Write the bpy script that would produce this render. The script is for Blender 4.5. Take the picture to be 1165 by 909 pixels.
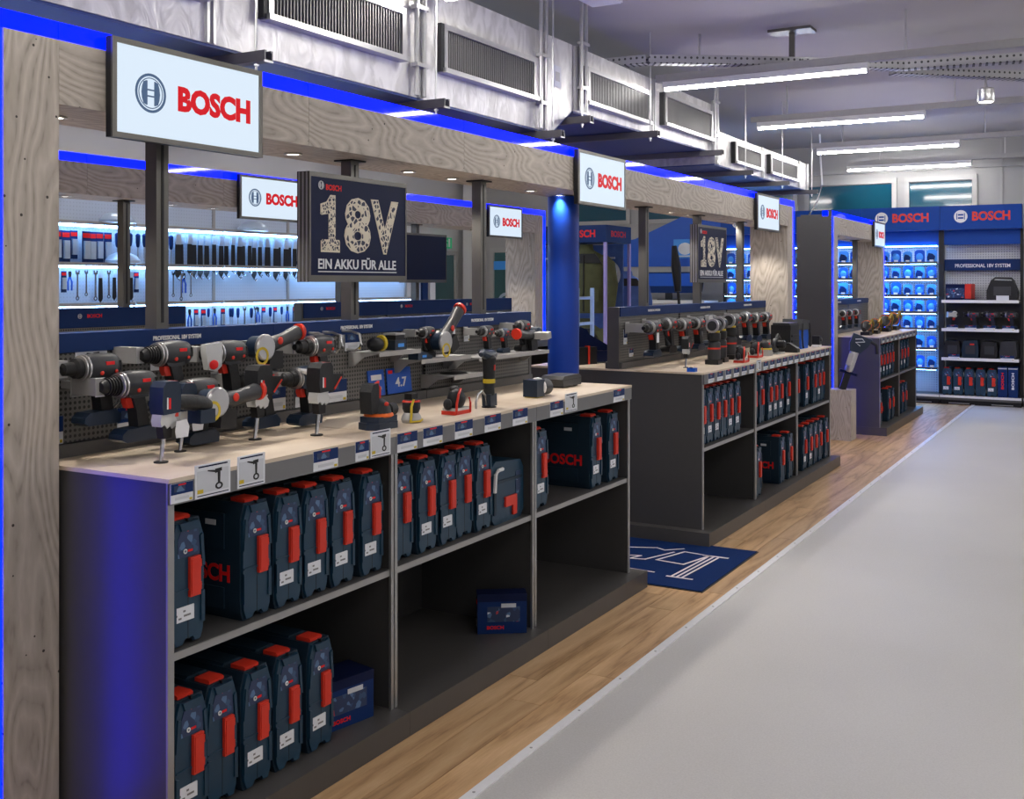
import bpy, bmesh, math, random
from mathutils import Matrix, Vector
R = math.radians
random.seed(7)
for o in list(bpy.data.objects): bpy.data.objects.remove(o)
scene = bpy.context.scene
COL = scene.collection
# ---------------------------------------------------------------- camera, world, exposure
cam_d = bpy.data.cameras.new('camera'); cam = bpy.data.objects.new('camera', cam_d); COL.objects.link(cam)
F_PX = 1230.0
cam_d.sensor_fit = 'HORIZONTAL'; cam_d.sensor_width = 36.0
cam_d.lens = F_PX / 1165 * 36.0
cam_d.shift_y = -(454.5 - 322.3) / 1165
cam_d.clip_start = 0.05; cam_d.clip_end = 80
cam.location = (0, 0, 1.5)
cam.rotation_euler = (R(90), 0, math.atan2(703, F_PX))
scene.camera = cam
w = bpy.data.worlds.new('world'); scene.world = w; w.use_nodes = True
w.node_tree.nodes['Background'].inputs[0].default_value = (0.8, 0.85, 1, 1)
w.node_tree.nodes['Background'].inputs[1].default_value = 0.12
scene.view_settings.view_transform = 'Standard'; scene.view_settings.look = 'None'
scene.view_settings.gamma = 1; scene.view_settings.use_curve_mapping = False
scene.view_settings.exposure = 0.0
TUBE_E = 74.0; LED_E = 4.5; SPOT_W = 20.0; BAR_E = 8.0; SCREEN_E = 1.0
# ---------------------------------------------------------------- materials
M = {}
def newmat(name):
    m = bpy.data.materials.new(name); m.use_nodes = True; M[name] = m
    return m, m.node_tree.nodes, m.node_tree.links, m.node_tree.nodes['Principled BSDF']
def mat(name, col, rough=.5, metal=0., var=.06, scale=30, bump=0., emit=None, es=0., spec=.3, trans=0, coat=0):
    m, n, l, b = newmat(name)
    b.inputs['Roughness'].default_value = rough; b.inputs['Metallic'].default_value = metal; b.inputs['Specular IOR Level'].default_value = spec
    tc = n.new('ShaderNodeTexCoord'); no = n.new('ShaderNodeTexNoise'); no.inputs['Scale'].default_value = scale
    l.new(tc.outputs['Object'], no.inputs['Vector'])
    mx = n.new('ShaderNodeMix'); mx.data_type = 'RGBA'
    mx.inputs['A'].default_value = (*[c*(1-var) for c in col], 1); mx.inputs['B'].default_value = (*[min(1, c*(1+var)) for c in col], 1)
    l.new(no.outputs['Fac'], mx.inputs['Factor']); l.new(mx.outputs['Result'], b.inputs['Base Color'])
    if bump:
        bp = n.new('ShaderNodeBump'); bp.inputs['Strength'].default_value = bump; bp.inputs['Distance'].default_value = .01
        l.new(no.outputs['Fac'], bp.inputs['Height']); l.new(bp.outputs['Normal'], b.inputs['Normal'])
    if emit:
        b.inputs['Emission Color'].default_value = (*emit, 1); b.inputs['Emission Strength'].default_value = es
    if trans: b.inputs['Transmission Weight'].default_value = trans
    if coat: b.inputs['Coat Weight'].default_value = coat; b.inputs['Coat Roughness'].default_value = .08
    return m
def ramp(n, stops):
    r = n.new('ShaderNodeValToRGB'); e = r.color_ramp.elements
    e[0].position, e[0].color = stops[0][0], (*stops[0][1], 1); e[1].position, e[1].color = stops[-1][0], (*stops[-1][1], 1)
    for p, c in stops[1:-1]:
        x = e.new(p); x.color = (*c, 1)
    return r
def wood(name, stops, axis, scale=9, dist=9, stretch=.22, rough=.55, knots=True, bump=.25, objvar=False):
    """axis: grain direction 0/1/2"""
    m, n, l, b = newmat(name); b.inputs['Roughness'].default_value = rough
    tc = n.new('ShaderNodeTexCoord'); mp = n.new('ShaderNodeMapping')
    sc = [1, 1, 1]; sc[axis] = stretch; mp.inputs['Scale'].default_value = sc
    l.new(tc.outputs['Object'], mp.inputs['Vector'])
    if objvar:
        oi = n.new('ShaderNodeObjectInfo'); ad = n.new('ShaderNodeVectorMath'); ad.operation = 'ADD'
        ml = n.new('ShaderNodeVectorMath'); ml.operation = 'SCALE'; ml.inputs['Scale'].default_value = 13.7
        cb = n.new('ShaderNodeCombineXYZ'); [l.new(oi.outputs['Random'], cb.inputs[i]) for i in range(3)]
        l.new(cb.outputs[0], ml.inputs[0]); l.new(mp.outputs[0], ad.inputs[0]); l.new(ml.outputs[0], ad.inputs[1]); src = ad.outputs[0]
    else: src = mp.outputs[0]
    n1 = n.new('ShaderNodeTexNoise'); n1.inputs['Scale'].default_value = scale*.55; n1.inputs['Detail'].default_value = 1.5
    l.new(src, n1.inputs['Vector'])
    mu = n.new('ShaderNodeMath'); mu.operation = 'MULTIPLY'; mu.inputs[1].default_value = dist; l.new(n1.outputs['Fac'], mu.inputs[0])
    fr = n.new('ShaderNodeMath'); fr.operation = 'PINGPONG'; fr.inputs[1].default_value = .5; l.new(mu.outputs[0], fr.inputs[0])
    n2 = n.new('ShaderNodeTexNoise'); n2.inputs['Scale'].default_value = scale*9; n2.inputs['Detail'].default_value = 3; l.new(src, n2.inputs['Vector'])
    mx = n.new('ShaderNodeMath'); mx.operation = 'MULTIPLY_ADD'; mx.inputs[1].default_value = .55; l.new(n2.outputs['Fac'], mx.inputs[0]); l.new(fr.outputs[0], mx.inputs[2])
    r = ramp(n, stops); l.new(mx.outputs[0], r.inputs[0]); out = r.outputs[0]
    if knots:
        v = n.new('ShaderNodeTexVoronoi'); v.inputs['Scale'].default_value = 17; l.new(tc.outputs['Object'], v.inputs['Vector'])
        lt = n.new('ShaderNodeMath'); lt.operation = 'LESS_THAN'; lt.inputs[1].default_value = .07; l.new(v.outputs['Distance'], lt.inputs[0])
        k = n.new('ShaderNodeMix'); k.data_type = 'RGBA'; k.inputs['B'].default_value = (.045, .035, .03, 1)
        l.new(lt.outputs[0], k.inputs['Factor']); l.new(out, k.inputs['A']); out = k.outputs['Result']
    if objvar:
        hv = n.new('ShaderNodeHueSaturation'); mr = n.new('ShaderNodeMapRange'); mr.inputs['To Min'].default_value = .86; mr.inputs['To Max'].default_value = 1.12
        l.new(oi.outputs['Random'], mr.inputs[0]); l.new(mr.outputs[0], hv.inputs['Value']); l.new(out, hv.inputs['Color']); out = hv.outputs[0]
    l.new(out, b.inputs['Base Color'])
    if bump:
        bp = n.new('ShaderNodeBump'); bp.inputs['Strength'].default_value = bump; bp.inputs['Distance'].default_value = .004
        l.new(mx.outputs[0], bp.inputs['Height']); l.new(bp.outputs['Normal'], b.inputs['Normal'])
    return m
GW = [(.2, (.28, .245, .205)), (.34, (.385, .34, .29)), (.6, (.45, .4, .345)), (.95, (.56, .51, .45))]
wood('ply_grey_y', GW, 1, scale=7, dist=26, stretch=.35)
wood('ply_grey_z', GW, 2, scale=8, dist=26, stretch=.25)
wood('worktop_ply', [(.1, (.5, .39, .28)), (.5, (.62, .51, .39)), (.95, (.7, .6, .48))], 1, scale=3, dist=5, stretch=.3, knots=False, bump=.05, rough=.42)
wood('oak_floor', [(.12, (.24, .125, .05)), (.4, (.46, .28, .135)), (.65, (.55, .35, .18)), (.95, (.63, .43, .24))], 1, scale=14, dist=5, stretch=.09, knots=False, bump=.08, rough=.4, objvar=True)
def pegboard(name, col, hole, axes, pitch=.025, r=.22, rough=.5):
    m, n, l, b = newmat(name); b.inputs['Roughness'].default_value = rough
    tc = n.new('ShaderNodeTexCoord'); sp = n.new('ShaderNodeSeparateXYZ'); cb = n.new('ShaderNodeCombineXYZ')
    l.new(tc.outputs['Object'], sp.inputs[0]); l.new(sp.outputs[axes[0]], cb.inputs[0]); l.new(sp.outputs[axes[1]], cb.inputs[1])
    v = n.new('ShaderNodeTexVoronoi'); v.voronoi_dimensions = '2D'; v.inputs['Randomness'].default_value = 0; v.inputs['Scale'].default_value = 1/pitch
    l.new(cb.outputs[0], v.inputs['Vector'])
    lt = n.new('ShaderNodeMath'); lt.operation = 'LESS_THAN'; lt.inputs[1].default_value = r; l.new(v.outputs['Distance'], lt.inputs[0])
    k = n.new('ShaderNodeMix'); k.data_type = 'RGBA'; k.inputs['A'].default_value = (*col, 1); k.inputs['B'].default_value = (*hole, 1)
    l.new(lt.outputs[0], k.inputs['Factor']); l.new(k.outputs['Result'], b.inputs['Base Color'])
pegboard('peg_dark', (.13, .127, .12), (.012, .012, .012), (1, 2), .016, .3)
pegboard('peg_light', (.5, .51, .53), (.22, .23, .25), (0, 2), .03, .25)
pegboard('peg_pale', (.5, .58, .7), (.42, .49, .6), (1, 2), .03, .2)
pegboard('tray_steel', (.42, .42, .43), (.05, .05, .05), (0, 2), .045, .2)
mat('dark_panel', (.060, .058, .058), .34, 0, .05, 40, spec=.5)
mat('dark_panel_in', (.045, .044, .044), .5, 0, .05, 40)
mat('shelf_grey', (.095, .093, .092), .4, .2, .05, 30)
mat('plinth_grey', (.085, .08, .077), .38, .2, .06, 20)
mat('rail_grey', (.2, .2, .205), .35, .6, .05, 25)
mat('edge_alu', (.36, .36, .355), .35, .8, .04, 25)
mat('steel', (.55, .55, .55), .3, .9, .06, 40)
mat('chrome', (.6, .6, .62), .15, 1, .03, 60)
mat('steel_dull', (.38, .375, .37), .5, .4, .06, 40)
mat('pole_grey', (.13, .125, .115), .35, .6, .08, 12)
mat('black', (.012, .012, .013), .45, 0, .15, 60)
mat('rubber', (.016, .017, .019), .5, 0, .15, 80, bump=.1)
mat('tool_navy', (.010, .022, .045), .36, 0, .12, 60, spec=.4)
mat('tool_grey', (.030, .032, .036), .4, 0, .1, 60, spec=.4)
mat('case_navy', (.009, .040, .076), .38, 0, .1, 50, spec=.38)
mat('case_dark', (.009, .024, .042), .5, 0, .1, 50)
mat('red', (.62, .035, .018), .4, 0, .06, 40)
mat('logo_red', (.75, .01, .012), .5, 0, .02, 40)
mat('orange', (.75, .14, .015), .45, 0, .06, 40)
mat('yellow', (.6, .44, .03), .45, 0, .06, 40)
mat('white', (.75, .75, .75), .5, 0, .03, 40)
mat('card_white', (.72, .74, .78), .45, 0, .03, 40)
mat('card_grey', (.58, .6, .64), .45, 0, .04, 40)
mat('navy', (.006, .026, .115), .45, 0, .06, 20, spec=.15)
mat('navy_dark', (.005, .010, .045), .45, 0, .06, 20, spec=.12)
mat('blue_paint', (.004, .035, .28), .38, 0, .06, 8)
mat('blue', (.01, .09, .5), .4, 0, .05, 20)
mat('blue_light', (.06, .3, .8), .4, 0, .05, 20)
mat('fascia_blue', (.004, .05, .28), .45, 0, .04, 20, spec=.15)
mat('screen_face', (.02, .02, .02), .4, 0, .01, 3, emit=(.71, .83, .96), es=SCREEN_E, spec=.1)
mat('screen_red', (.1, .0, .0), .4, 0, .02, 30, emit=(.58, .006, .014), es=SCREEN_E, spec=.1)
mat('screen_steel', (.05, .07, .1), .4, 0, .02, 30, emit=(.06, .12, .24), es=SCREEN_E*.7, spec=.1)
mat('led_blue', (.0, .004, .2), .03, 0, .02, 3, emit=(.0, .004, 1.0), es=LED_E, spec=.35)
mat('led_blue_post', (.0, .004, .2), .03, 0, .02, 3, emit=(.0, .004, 1.0), es=LED_E*3, spec=.35)
mat('tube_glow', (.9, .9, .9), .4, 0, .01, 3, emit=(1, .97, .93), es=TUBE_E)
mat('spot_glow', (.9, .9, .9), .4, 0, .01, 3, emit=(1, .93, .82), es=8)
mat('bar_glow', (.9, .95, 1), .4, 0, .01, 3, emit=(.3, .57, 1), es=BAR_E*2.4)
mat('bar_glow_blue', (.8, .9, 1), .4, 0, .01, 3, emit=(.16, .42, 1), es=BAR_E*5)
mat('ceiling_paint', (.46, .445, .44), .8, 0, .03, 2)
mat('wall_white', (.62, .62, .63), .75, 0, .03, 2)
mat('wall_grey', (.34, .34, .34), .7, 0, .04, 2)
mat('window_glass', (.004, .06, .1), .05, 0, .1, 2, coat=.5)
mat('frame_grey', (.36, .36, .36), .5, 0, .04, 10)
mat('strip_white', (.78, .78, .79), .35, .1, .06, 40)
mat('mat_navy', (.004, .02, .095), .9, 0, .2, 250, bump=.2, spec=.1)
mat('mat_print', (.7, .62, .64), .8, 0, .1, 100)
mat('olive', (.085, .09, .04), .8, 0, .25, 14, bump=.3)
mat('lilac', (.4, .34, .7), .55, 0, .08, 10)
mat('jacket_blue', (.07, .13, .36), .7, 0, .35, 9, bump=.3)
mat('door_teal', (.05, .12, .13), .3, 0, .1, 4)
mat('exit_green', (.02, .28, .13), .5, 0, .02, 20, emit=(.03, .5, .22), es=.3)
mat('clear_guard', (.62, .63, .62), .2, .3, .05, 30)
mat('pattern_blue', (.03, .1, .25), .4, 0, .5, 90)
mat('cloth_band', (.2, .2, .21), .7, 0, .1, 30)
mat('dome_pale', (.45, .55, .68), .3, .2, .05, 20)
# carpet-like grey aisle floor
m, n, l, b = newmat('aisle_grey'); b.inputs['Roughness'].default_value = .5
tc = n.new('ShaderNodeTexCoord'); n1 = n.new('ShaderNodeTexNoise'); n1.inputs['Scale'].default_value = 160; n1.inputs['Detail'].default_value = 4
n2 = n.new('ShaderNodeTexNoise'); n2.inputs['Scale'].default_value = .5; n2.inputs['Detail'].default_value = 3
l.new(tc.outputs['Object'], n1.inputs['Vector']); l.new(tc.outputs['Object'], n2.inputs['Vector'])
ma = n.new('ShaderNodeMath'); ma.operation = 'MULTIPLY_ADD'; ma.inputs[1].default_value = .75; l.new(n1.outputs['Fac'], ma.inputs[0]); l.new(n2.outputs['Fac'], ma.inputs[2])
r = ramp(n, [(.45, (.40, .388, .37)), (1.1, (.52, .508, .488))]); l.new(ma.outputs[0], r.inputs[0]); l.new(r.outputs[0], b.inputs['Base Color'])
bp = n.new('ShaderNodeBump'); bp.inputs['Strength'].default_value = .12; bp.inputs['Distance'].default_value = .002; l.new(n1.outputs['Fac'], bp.inputs['Height']); l.new(bp.outputs['Normal'], b.inputs['Normal'])
# quilted silver duct wrap
m, n, l, b = newmat('duct_wrap'); b.inputs['Roughness'].default_value = .42; b.inputs['Metallic'].default_value = .45
b.inputs['Base Color'].default_value = (.62, .61, .6, 1)
tc = n.new('ShaderNodeTexCoord'); n1 = n.new('ShaderNodeTexNoise'); n1.inputs['Scale'].default_value = 9; n1.inputs['Detail'].default_value = 2.5; n1.inputs['Distortion'].default_value = 1.2
mp = n.new('ShaderNodeMapping'); mp.inputs['Scale'].default_value = (1, 1.0, .6); l.new(tc.outputs['Object'], mp.inputs[0]); l.new(mp.outputs[0], n1.inputs['Vector'])
r = ramp(n, [(.4, (.50, .49, .48)), (.6, (.66, .65, .64))]); l.new(n1.outputs['Fac'], r.inputs[0]); l.new(r.outputs[0], b.inputs['Base Color'])
bp = n.new('ShaderNodeBump'); bp.inputs['Strength'].default_value = .35; bp.inputs['Distance'].default_value = .02; l.new(n1.outputs['Fac'], bp.inputs['Height']); l.new(bp.outputs['Normal'], b.inputs['Normal'])
# patchwork of tool silhouettes printed inside the poster numerals
m, n, l, b = newmat('tool_print'); b.inputs['Roughness'].default_value = .5
tc = n.new('ShaderNodeTexCoord'); v = n.new('ShaderNodeTexVoronoi'); v.feature = 'DISTANCE_TO_EDGE'; v.inputs['Scale'].default_value = 13
v2 = n.new('ShaderNodeTexVoronoi'); v2.inputs['Scale'].default_value = 13
l.new(tc.outputs['Object'], v.inputs['Vector']); l.new(tc.outputs['Object'], v2.inputs['Vector'])
r1 = ramp(n, [(.05, (.66, .6, .48)), (.12, (.012, .016, .05))]); r1.color_ramp.interpolation = 'CONSTANT'; l.new(v.outputs['Distance'], r1.inputs[0])
gt = n.new('ShaderNodeMath'); gt.operation = 'GREATER_THAN'; gt.inputs[1].default_value = .72; sp = n.new('ShaderNodeSeparateColor'); l.new(v2.outputs['Color'], sp.inputs[0]); l.new(sp.outputs[0], gt.inputs[0])
k = n.new('ShaderNodeMix'); k.data_type = 'RGBA'; k.inputs['B'].default_value = (.66, .6, .48, 1); l.new(gt.outputs[0], k.inputs['Factor']); l.new(r1.outputs[0], k.inputs['A']); l.new(k.outputs['Result'], b.inputs['Base Color'])
mat('duct_glow_tint', (.03, .055, .19), .4, 0, .1, 6)  # blue LED glow on the duct underside, put into its base colour
mat('slat_dark', (.15, .148, .145), .45, .5, .06, 40)
mat('gold', (.3, .2, .035), .35, .3, .1, 40)
mat('cream', (.66, .6, .48), .5)
# pictures printed on small blue package labels
m, n, l, b = newmat('pack_print'); b.inputs['Roughness'].default_value = .4
tc = n.new('ShaderNodeTexCoord'); v = n.new('ShaderNodeTexVoronoi'); v.inputs['Scale'].default_value = 62; l.new(tc.outputs['Object'], v.inputs['Vector'])
sp = n.new('ShaderNodeSeparateColor'); l.new(v.outputs['Color'], sp.inputs[0])
r = ramp(n, [(0, (.012, .03, .09)), (.45, (.025, .07, .16)), (.64, (.08, .16, .30)), (.76, (.012, .03, .09)), (.945, (.5, .04, .05)), (.97, (.6, .66, .72))]); r.color_ramp.interpolation = 'CONSTANT'
l.new(sp.outputs[0], r.inputs[0]); l.new(r.outputs[0], b.inputs['Base Color'])
# ---------------------------------------------------------------- geometry helpers
class B:
    def __init__(s): s.bm = bmesh.new()
    def box(s, x0, x1, y0, y1, z0, z1):
        v = [s.bm.verts.new((x, y, z)) for x in (x0, x1) for y in (y0, y1) for z in (z0, z1)]
        for f in ((0,1,3,2),(4,6,7,5),(0,4,5,1),(2,3,7,6),(0,2,6,4),(1,5,7,3)): s.bm.faces.new([v[i] for i in f])
        return s
    def prism(s, pts, a0, a1, axis='y'):
        def P(p, a): return {'x': (a, p[0], p[1]), 'y': (p[0], a, p[1]), 'z': (p[0], p[1], a)}[axis]
        A = [s.bm.verts.new(P(p, a0)) for p in pts]; Z = [s.bm.verts.new(P(p, a1)) for p in pts]; n = len(pts)
        s.bm.faces.new(A); s.bm.faces.new(Z[::-1])
        for i in range(n): s.bm.faces.new([A[i], Z[i], Z[(i+1) % n], A[(i+1) % n]])
        return s
    def rings(s, rs, closed=False):
        V = [[s.bm.verts.new(p) for p in r] for r in rs]; n = len(V[0]); N = len(V)
        for i in range(N if closed else N-1):
            a, c = V[i], V[(i+1) % N]
            for j in range(n): s.bm.faces.new([a[j], a[(j+1) % n], c[(j+1) % n], c[j]])
        if not closed: s.bm.faces.new(V[0][::-1]); s.bm.faces.new(V[-1])
        return s
    def tube(s, pts, r, n=8):
        pts = [Vector(p) for p in pts]; rs = []
        rr = r if isinstance(r, (list, tuple)) else [r]*len(pts)
        up = Vector((0, 0, 1))
        for i, p in enumerate(pts):
            t = (pts[min(i+1, len(pts)-1)] - pts[max(i-1, 0)]).normalized()
            u = t.cross(up if abs(t.z) < .95 else Vector((1, 0, 0))).normalized(); v = t.cross(u)
            rs.append([p + u*rr[i]*math.cos(2*math.pi*k/n) + v*rr[i]*math.sin(2*math.pi*k/n) for k in range(n)])
        return s.rings(rs)
    def cyl(s, p0, p1, r, n=12, r1=None): return s.tube([p0, p1], [r, r if r1 is None else r1], n)
    def lathe(s, prof, axis='x', o=(0, 0, 0), n=16, sy=1.):
        rs = []
        for t, r in prof:
            ring = []
            for k in range(n):
                a = 2*math.pi*k/n; c, d = r*math.cos(a), r*math.sin(a)*sy
                ring.append({'x': (o[0]+t, o[1]+c, o[2]+d), 'y': (o[0]+c, o[1]+t, o[2]+d), 'z': (o[0]+c, o[1]+d, o[2]+t)}[axis])
            rs.append(ring)
        return s.rings(rs)
    def ell(s, c, r, n=12):
        k = 7
        rs = []
        for i in range(k+1):
            t = math.pi*(.03 + .94*i/k); rs.append([(c[0]+r[0]*math.sin(t)*math.cos(2*math.pi*j/n), c[1]+r[1]*math.sin(t)*math.sin(2*math.pi*j/n), c[2]-r[2]*math.cos(t)) for j in range(n)])
        return s.rings(rs)
    def bev(s, wd, seg=2, ang=25):
        e = [e for e in s.bm.edges if len(e.link_faces) == 2 and e.calc_face_angle(0) > R(ang)]
        bmesh.ops.bevel(s.bm, geom=e, offset=wd, segments=seg, affect='EDGES', profile=.5, clamp_overlap=True)
        return s
    def rot(s, mtx): bmesh.ops.transform(s.bm, matrix=mtx, verts=s.bm.verts); return s
    def add(s, o):
        me = bpy.data.meshes.new('t'); o.bm.to_mesh(me); s.bm.from_mesh(me); bpy.data.meshes.remove(me); return s
    def mesh(s, name, material, ang=32):
        bmesh.ops.recalc_face_normals(s.bm, faces=s.bm.faces)
        me = bpy.data.meshes.new(name); s.bm.to_mesh(me); s.bm.free()
        me.materials.append(M[material])
        for p in me.polygons: p.use_smooth = True
        me.set_sharp_from_angle(angle=R(ang))
        return me
def O(name, me, parent=None, loc=(0, 0, 0), rot=(0, 0, 0), scale=None):
    o = bpy.data.objects.new(name, me); COL.objects.link(o); o.location = loc; o.rotation_euler = rot
    if scale: o.scale = scale
    if parent: o.parent = parent
    return o
def tag(o, label, cat=None, group=None, kind=None):
    if label: o['label'] = label
    if cat: o['category'] = cat
    if group: o['group'] = group
    if kind: o['kind'] = kind
    return o
def thing(name, label, cat, loc=(0, 0, 0), rot=(0, 0, 0), group=None, scale=None):
    o = O(name, None, None, loc, rot, scale); o.empty_display_size = .1
    return tag(o, label, cat, group)
def struct(name, me, label=None, loc=(0, 0, 0)): return tag(O(name, me, None, loc), label, kind='structure')
BOXC = {}
def bx(name, material, s, bevel=0):
    """shared box mesh centred in x,y and z with size s"""
    k = (material, tuple(round(a, 5) for a in s), bevel)
    if k not in BOXC:
        b = B().box(-s[0]/2, s[0]/2, -s[1]/2, s[1]/2, -s[2]/2, s[2]/2)
        if bevel: b.bev(bevel, 1)
        BOXC[k] = b.mesh(name, material)
    return BOXC[k]
def PB(name, material, x0, x1, y0, y1, z0, z1, parent=None, bevel=0):
    return O(name, bx(name, material, (x1-x0, y1-y0, z1-z0), bevel), parent, ((x0+x1)/2, (y0+y1)/2, (z0+z1)/2))
# templates: list of (part name, mesh, index of parent part or None, label)
def inst(T, name, label, cat, loc, rz=0, group=None, tilt=(0, 0), scale=None):
    root = thing(name, label, cat, loc, (tilt[0], tilt[1], rz), group, (scale,)*3 if scale else None)
    made = []
    for pn, me, pi, lb in T:
        o = O(pn, me, root if pi is None else made[pi]); made.append(o)
        if lb: o['label'] = lb
    return root
TXT = {}
def text_mesh(s, material, bold=.02, depth=.0):
    k = (s, material, bold, depth)
    if k not in TXT:
        cu = bpy.data.curves.new('t', 'FONT'); cu.body = s; cu.size = 1; cu.offset = bold; cu.extrude = depth
        cu.resolution_u = 3
        ob = bpy.data.objects.new('t', cu); COL.objects.link(ob)
        dg = bpy.context.evaluated_depsgraph_get(); me = bpy.data.meshes.new_from_object(ob.evaluated_get(dg))
        bpy.data.objects.remove(ob)
        xs = [v.co.x for v in me.vertices]; ys = [v.co.y for v in me.vertices]
        cx, cy, W, H = (min(xs)+max(xs))/2, (min(ys)+max(ys))/2, max(xs)-min(xs), max(ys)-min(ys)
        for v in me.vertices: v.co.x -= cx; v.co.y -= cy
        me.materials.clear(); me.materials.append(M[material]); me.name = 'lettering'
        TXT[k] = (me, W, H)
    return TXT[k]
MX = Matrix(((0, 0, 1), (1, 0, 0), (0, 1, 0)))     # facing +X
MY = Matrix(((1, 0, 0), (0, 0, -1), (0, 1, 0)))    # facing -Y
MXB = Matrix(((0, 0, -1), (-1, 0, 0), (0, 1, 0)))
MZ = Matrix(((1, 0, 0), (0, 1, 0), (0, 0, 1)))
MZY = Matrix(((0, -1, 0), (1, 0, 0), (0, 0, 1)))   # lying flat, text runs along +Y
def flat(name, me, parent, loc, basis, sx, sy):
    o = O(name, me, parent)
    m = basis.to_4x4() @ Matrix.Diagonal((sx, sy, 1, 1)); m.translation = Vector(loc); o.matrix_local = m
    return o
def text(s, material, parent, loc, basis, h=None, wd=None, bold=.02, name='lettering', depth=.0008):
    me, W, H = text_mesh(s, material, bold, depth)
    sx = (wd/W) if wd else h/H; sy = (h/H) if h else sx
    return flat(name, me, parent, loc, basis, sx, sy)
def emblem_mesh(material):
    """ring with an armature-like H inside, unit radius, lying in XY"""
    b = B(); n = 36
    def ring(r0, r1):
        for k in range(n):
            a, c = 2*math.pi*k/n, 2*math.pi*(k+1)/n
            b.prism([(r0*math.cos(a), r0*math.sin(a)), (r1*math.cos(a), r1*math.sin(a)), (r1*math.cos(c), r1*math.sin(c)), (r0*math.cos(c), r0*math.sin(c))], 0, .0008, 'z')
    ring(.86, 1.0); ring(.74, .79)
    for sgn in (-1, 1):
        pts = [(sgn*(.30), -.62), (sgn*(.30), .62), (sgn*.47, .55), (sgn*.56, .3), (sgn*.6, 0), (sgn*.56, -.3), (sgn*.47, -.55)]
        b.prism(pts, 0, .0008, 'z')
        b.prism([(sgn*.30, -.62), (sgn*.30, .62), (sgn*.22, .62), (sgn*.22, -.62)], 0, .001, 'z')
    b.box(-.3, .3, -.2, -.12, 0, .0008); b.box(-.3, .3, .12, .2, 0, .0008)
    return b.mesh('emblem', material)
EMB = {}
def emblem(material, parent, loc, basis, r):
    if material not in EMB: EMB[material] = emblem_mesh(material)
    return flat('emblem', EMB[material], parent, loc, basis, r, r)
ORD = ['first', 'second', 'third', 'fourth', 'fifth', 'sixth', 'seventh', 'eighth', 'ninth', 'tenth', 'eleventh', 'twelfth', 'thirteenth', 'fourteenth', 'fifteenth', 'sixteenth', 'seventeenth', 'eighteenth', 'nineteenth', 'twentieth']
def ordn(i): return ORD[i] if i < 20 else '%dth' % (i+1) if (i+1) % 10 not in (1, 2, 3) else '%d%s' % (i+1, {1: 'st', 2: 'nd', 3: 'rd'}[(i+1) % 10])
# ---------------------------------------------------------------- room shell
CEIL = 3.4
fl = struct('floor', B().box(-9.6, -1.69, -4, 15.2, -.1, -.004).mesh('floor', 'oak_floor'), 'oak plank floor under the tool counters')
pl = {}
random.seed(3)
for i in range(8):
    y = .2 - random.random()*1.2
    while y < 14.6:
        y1 = min(y+1.28, 14.7)
        PB('plank', 'oak_floor', -1.6905-.126*(i+1), -1.6905-.126*i-.002, y, y1-.002, -.02, 0, fl, .0008)
        y = y1
struct('floor_aisle', B().box(-1.655, 4.6, -4, 15.2, -.1, .001).mesh('floor_aisle', 'aisle_grey'), 'pale grey speckled aisle floor')
tr = struct('trim_1', B().box(-1.69, -1.655, -4, 14.5, -.05, .006).bev(.002, 1).mesh('trim', 'strip_white'), 'pale metal threshold strip between oak and grey floor')
sc_m = B().lathe([(0, .005), (.001, .005), (.0015, .003)], 'z', n=8).mesh('screw', 'steel_dull')
for i in range(40): O('screw', sc_m, tr, (-1.6725, .6+.35*i, .006))
struct('ceiling', B().box(-9.6, 4.6, -4, 15.2, CEIL, CEIL+.1).mesh('ceiling', 'ceiling_paint'), 'grey painted flat ceiling')
struct('wall_left', B().box(-9.7, -9.6, -4, 15.2, -.1, CEIL).mesh('wall', 'wall_white'), 'white plaster side wall beyond the tool rows')
struct('wall_right', B().box(4.6, 4.7, -4, 15.2, -.1, CEIL).mesh('wall', 'wall_white'), 'white wall across the aisle')
struct('wall_rear', B().box(-9.6, 4.6, -4.1, -4, -.1, CEIL).mesh('wall', 'wall_white'), 'white wall behind the viewer')
WB = 15.2
wb = struct('wall_back', B().box(-9.6, 4.6, WB, WB+.1, -.1, CEIL).mesh('wall', 'wall_grey'), 'grey back wall with ribbon windows under the ceiling')
# ribbon windows in the back wall
for i, (a, c) in enumerate([(-1.62, -.3), (-2.62, -1.72), (-3.95, -2.72), (-5.2, -4.05), (-6.5, -5.3), (-7.8, -6.6)]):
    if i == 0: continue
    wn = struct('window_%d' % i, B().box(a+.05, c-.05, WB-.012, WB-.004, 2.46, 2.84).mesh('pane', 'window_glass'), 'dark teal ribbon window high in the back wall, %s from the right' % ordn(i-1))
    fr = B()
    fr.box(a, a+.06, WB-.05, WB, 2.40, 2.92); fr.box(c-.06, c, WB-.05, WB, 2.40, 2.92); fr.box(a+.06, c-.06, WB-.05, WB, 2.85, 2.92); fr.box(a+.06, c-.06, WB-.05, WB, 2.40, 2.46)
    O('window_frame', fr.bev(.004, 1).mesh('window_frame', 'frame_grey'), wn)
# panel joints of the back wall top and a skirting rail
for i in range(4): PB('wall_joint', 'frame_grey', -1.45+.9*i, -1.42+.9*i, WB-.02, WB, 2.2, 3.35, wb)
PB('cornice', 'frame_grey', -9.5, 4.5, WB-.06, WB, 3.0, 3.05, wb)
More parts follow.
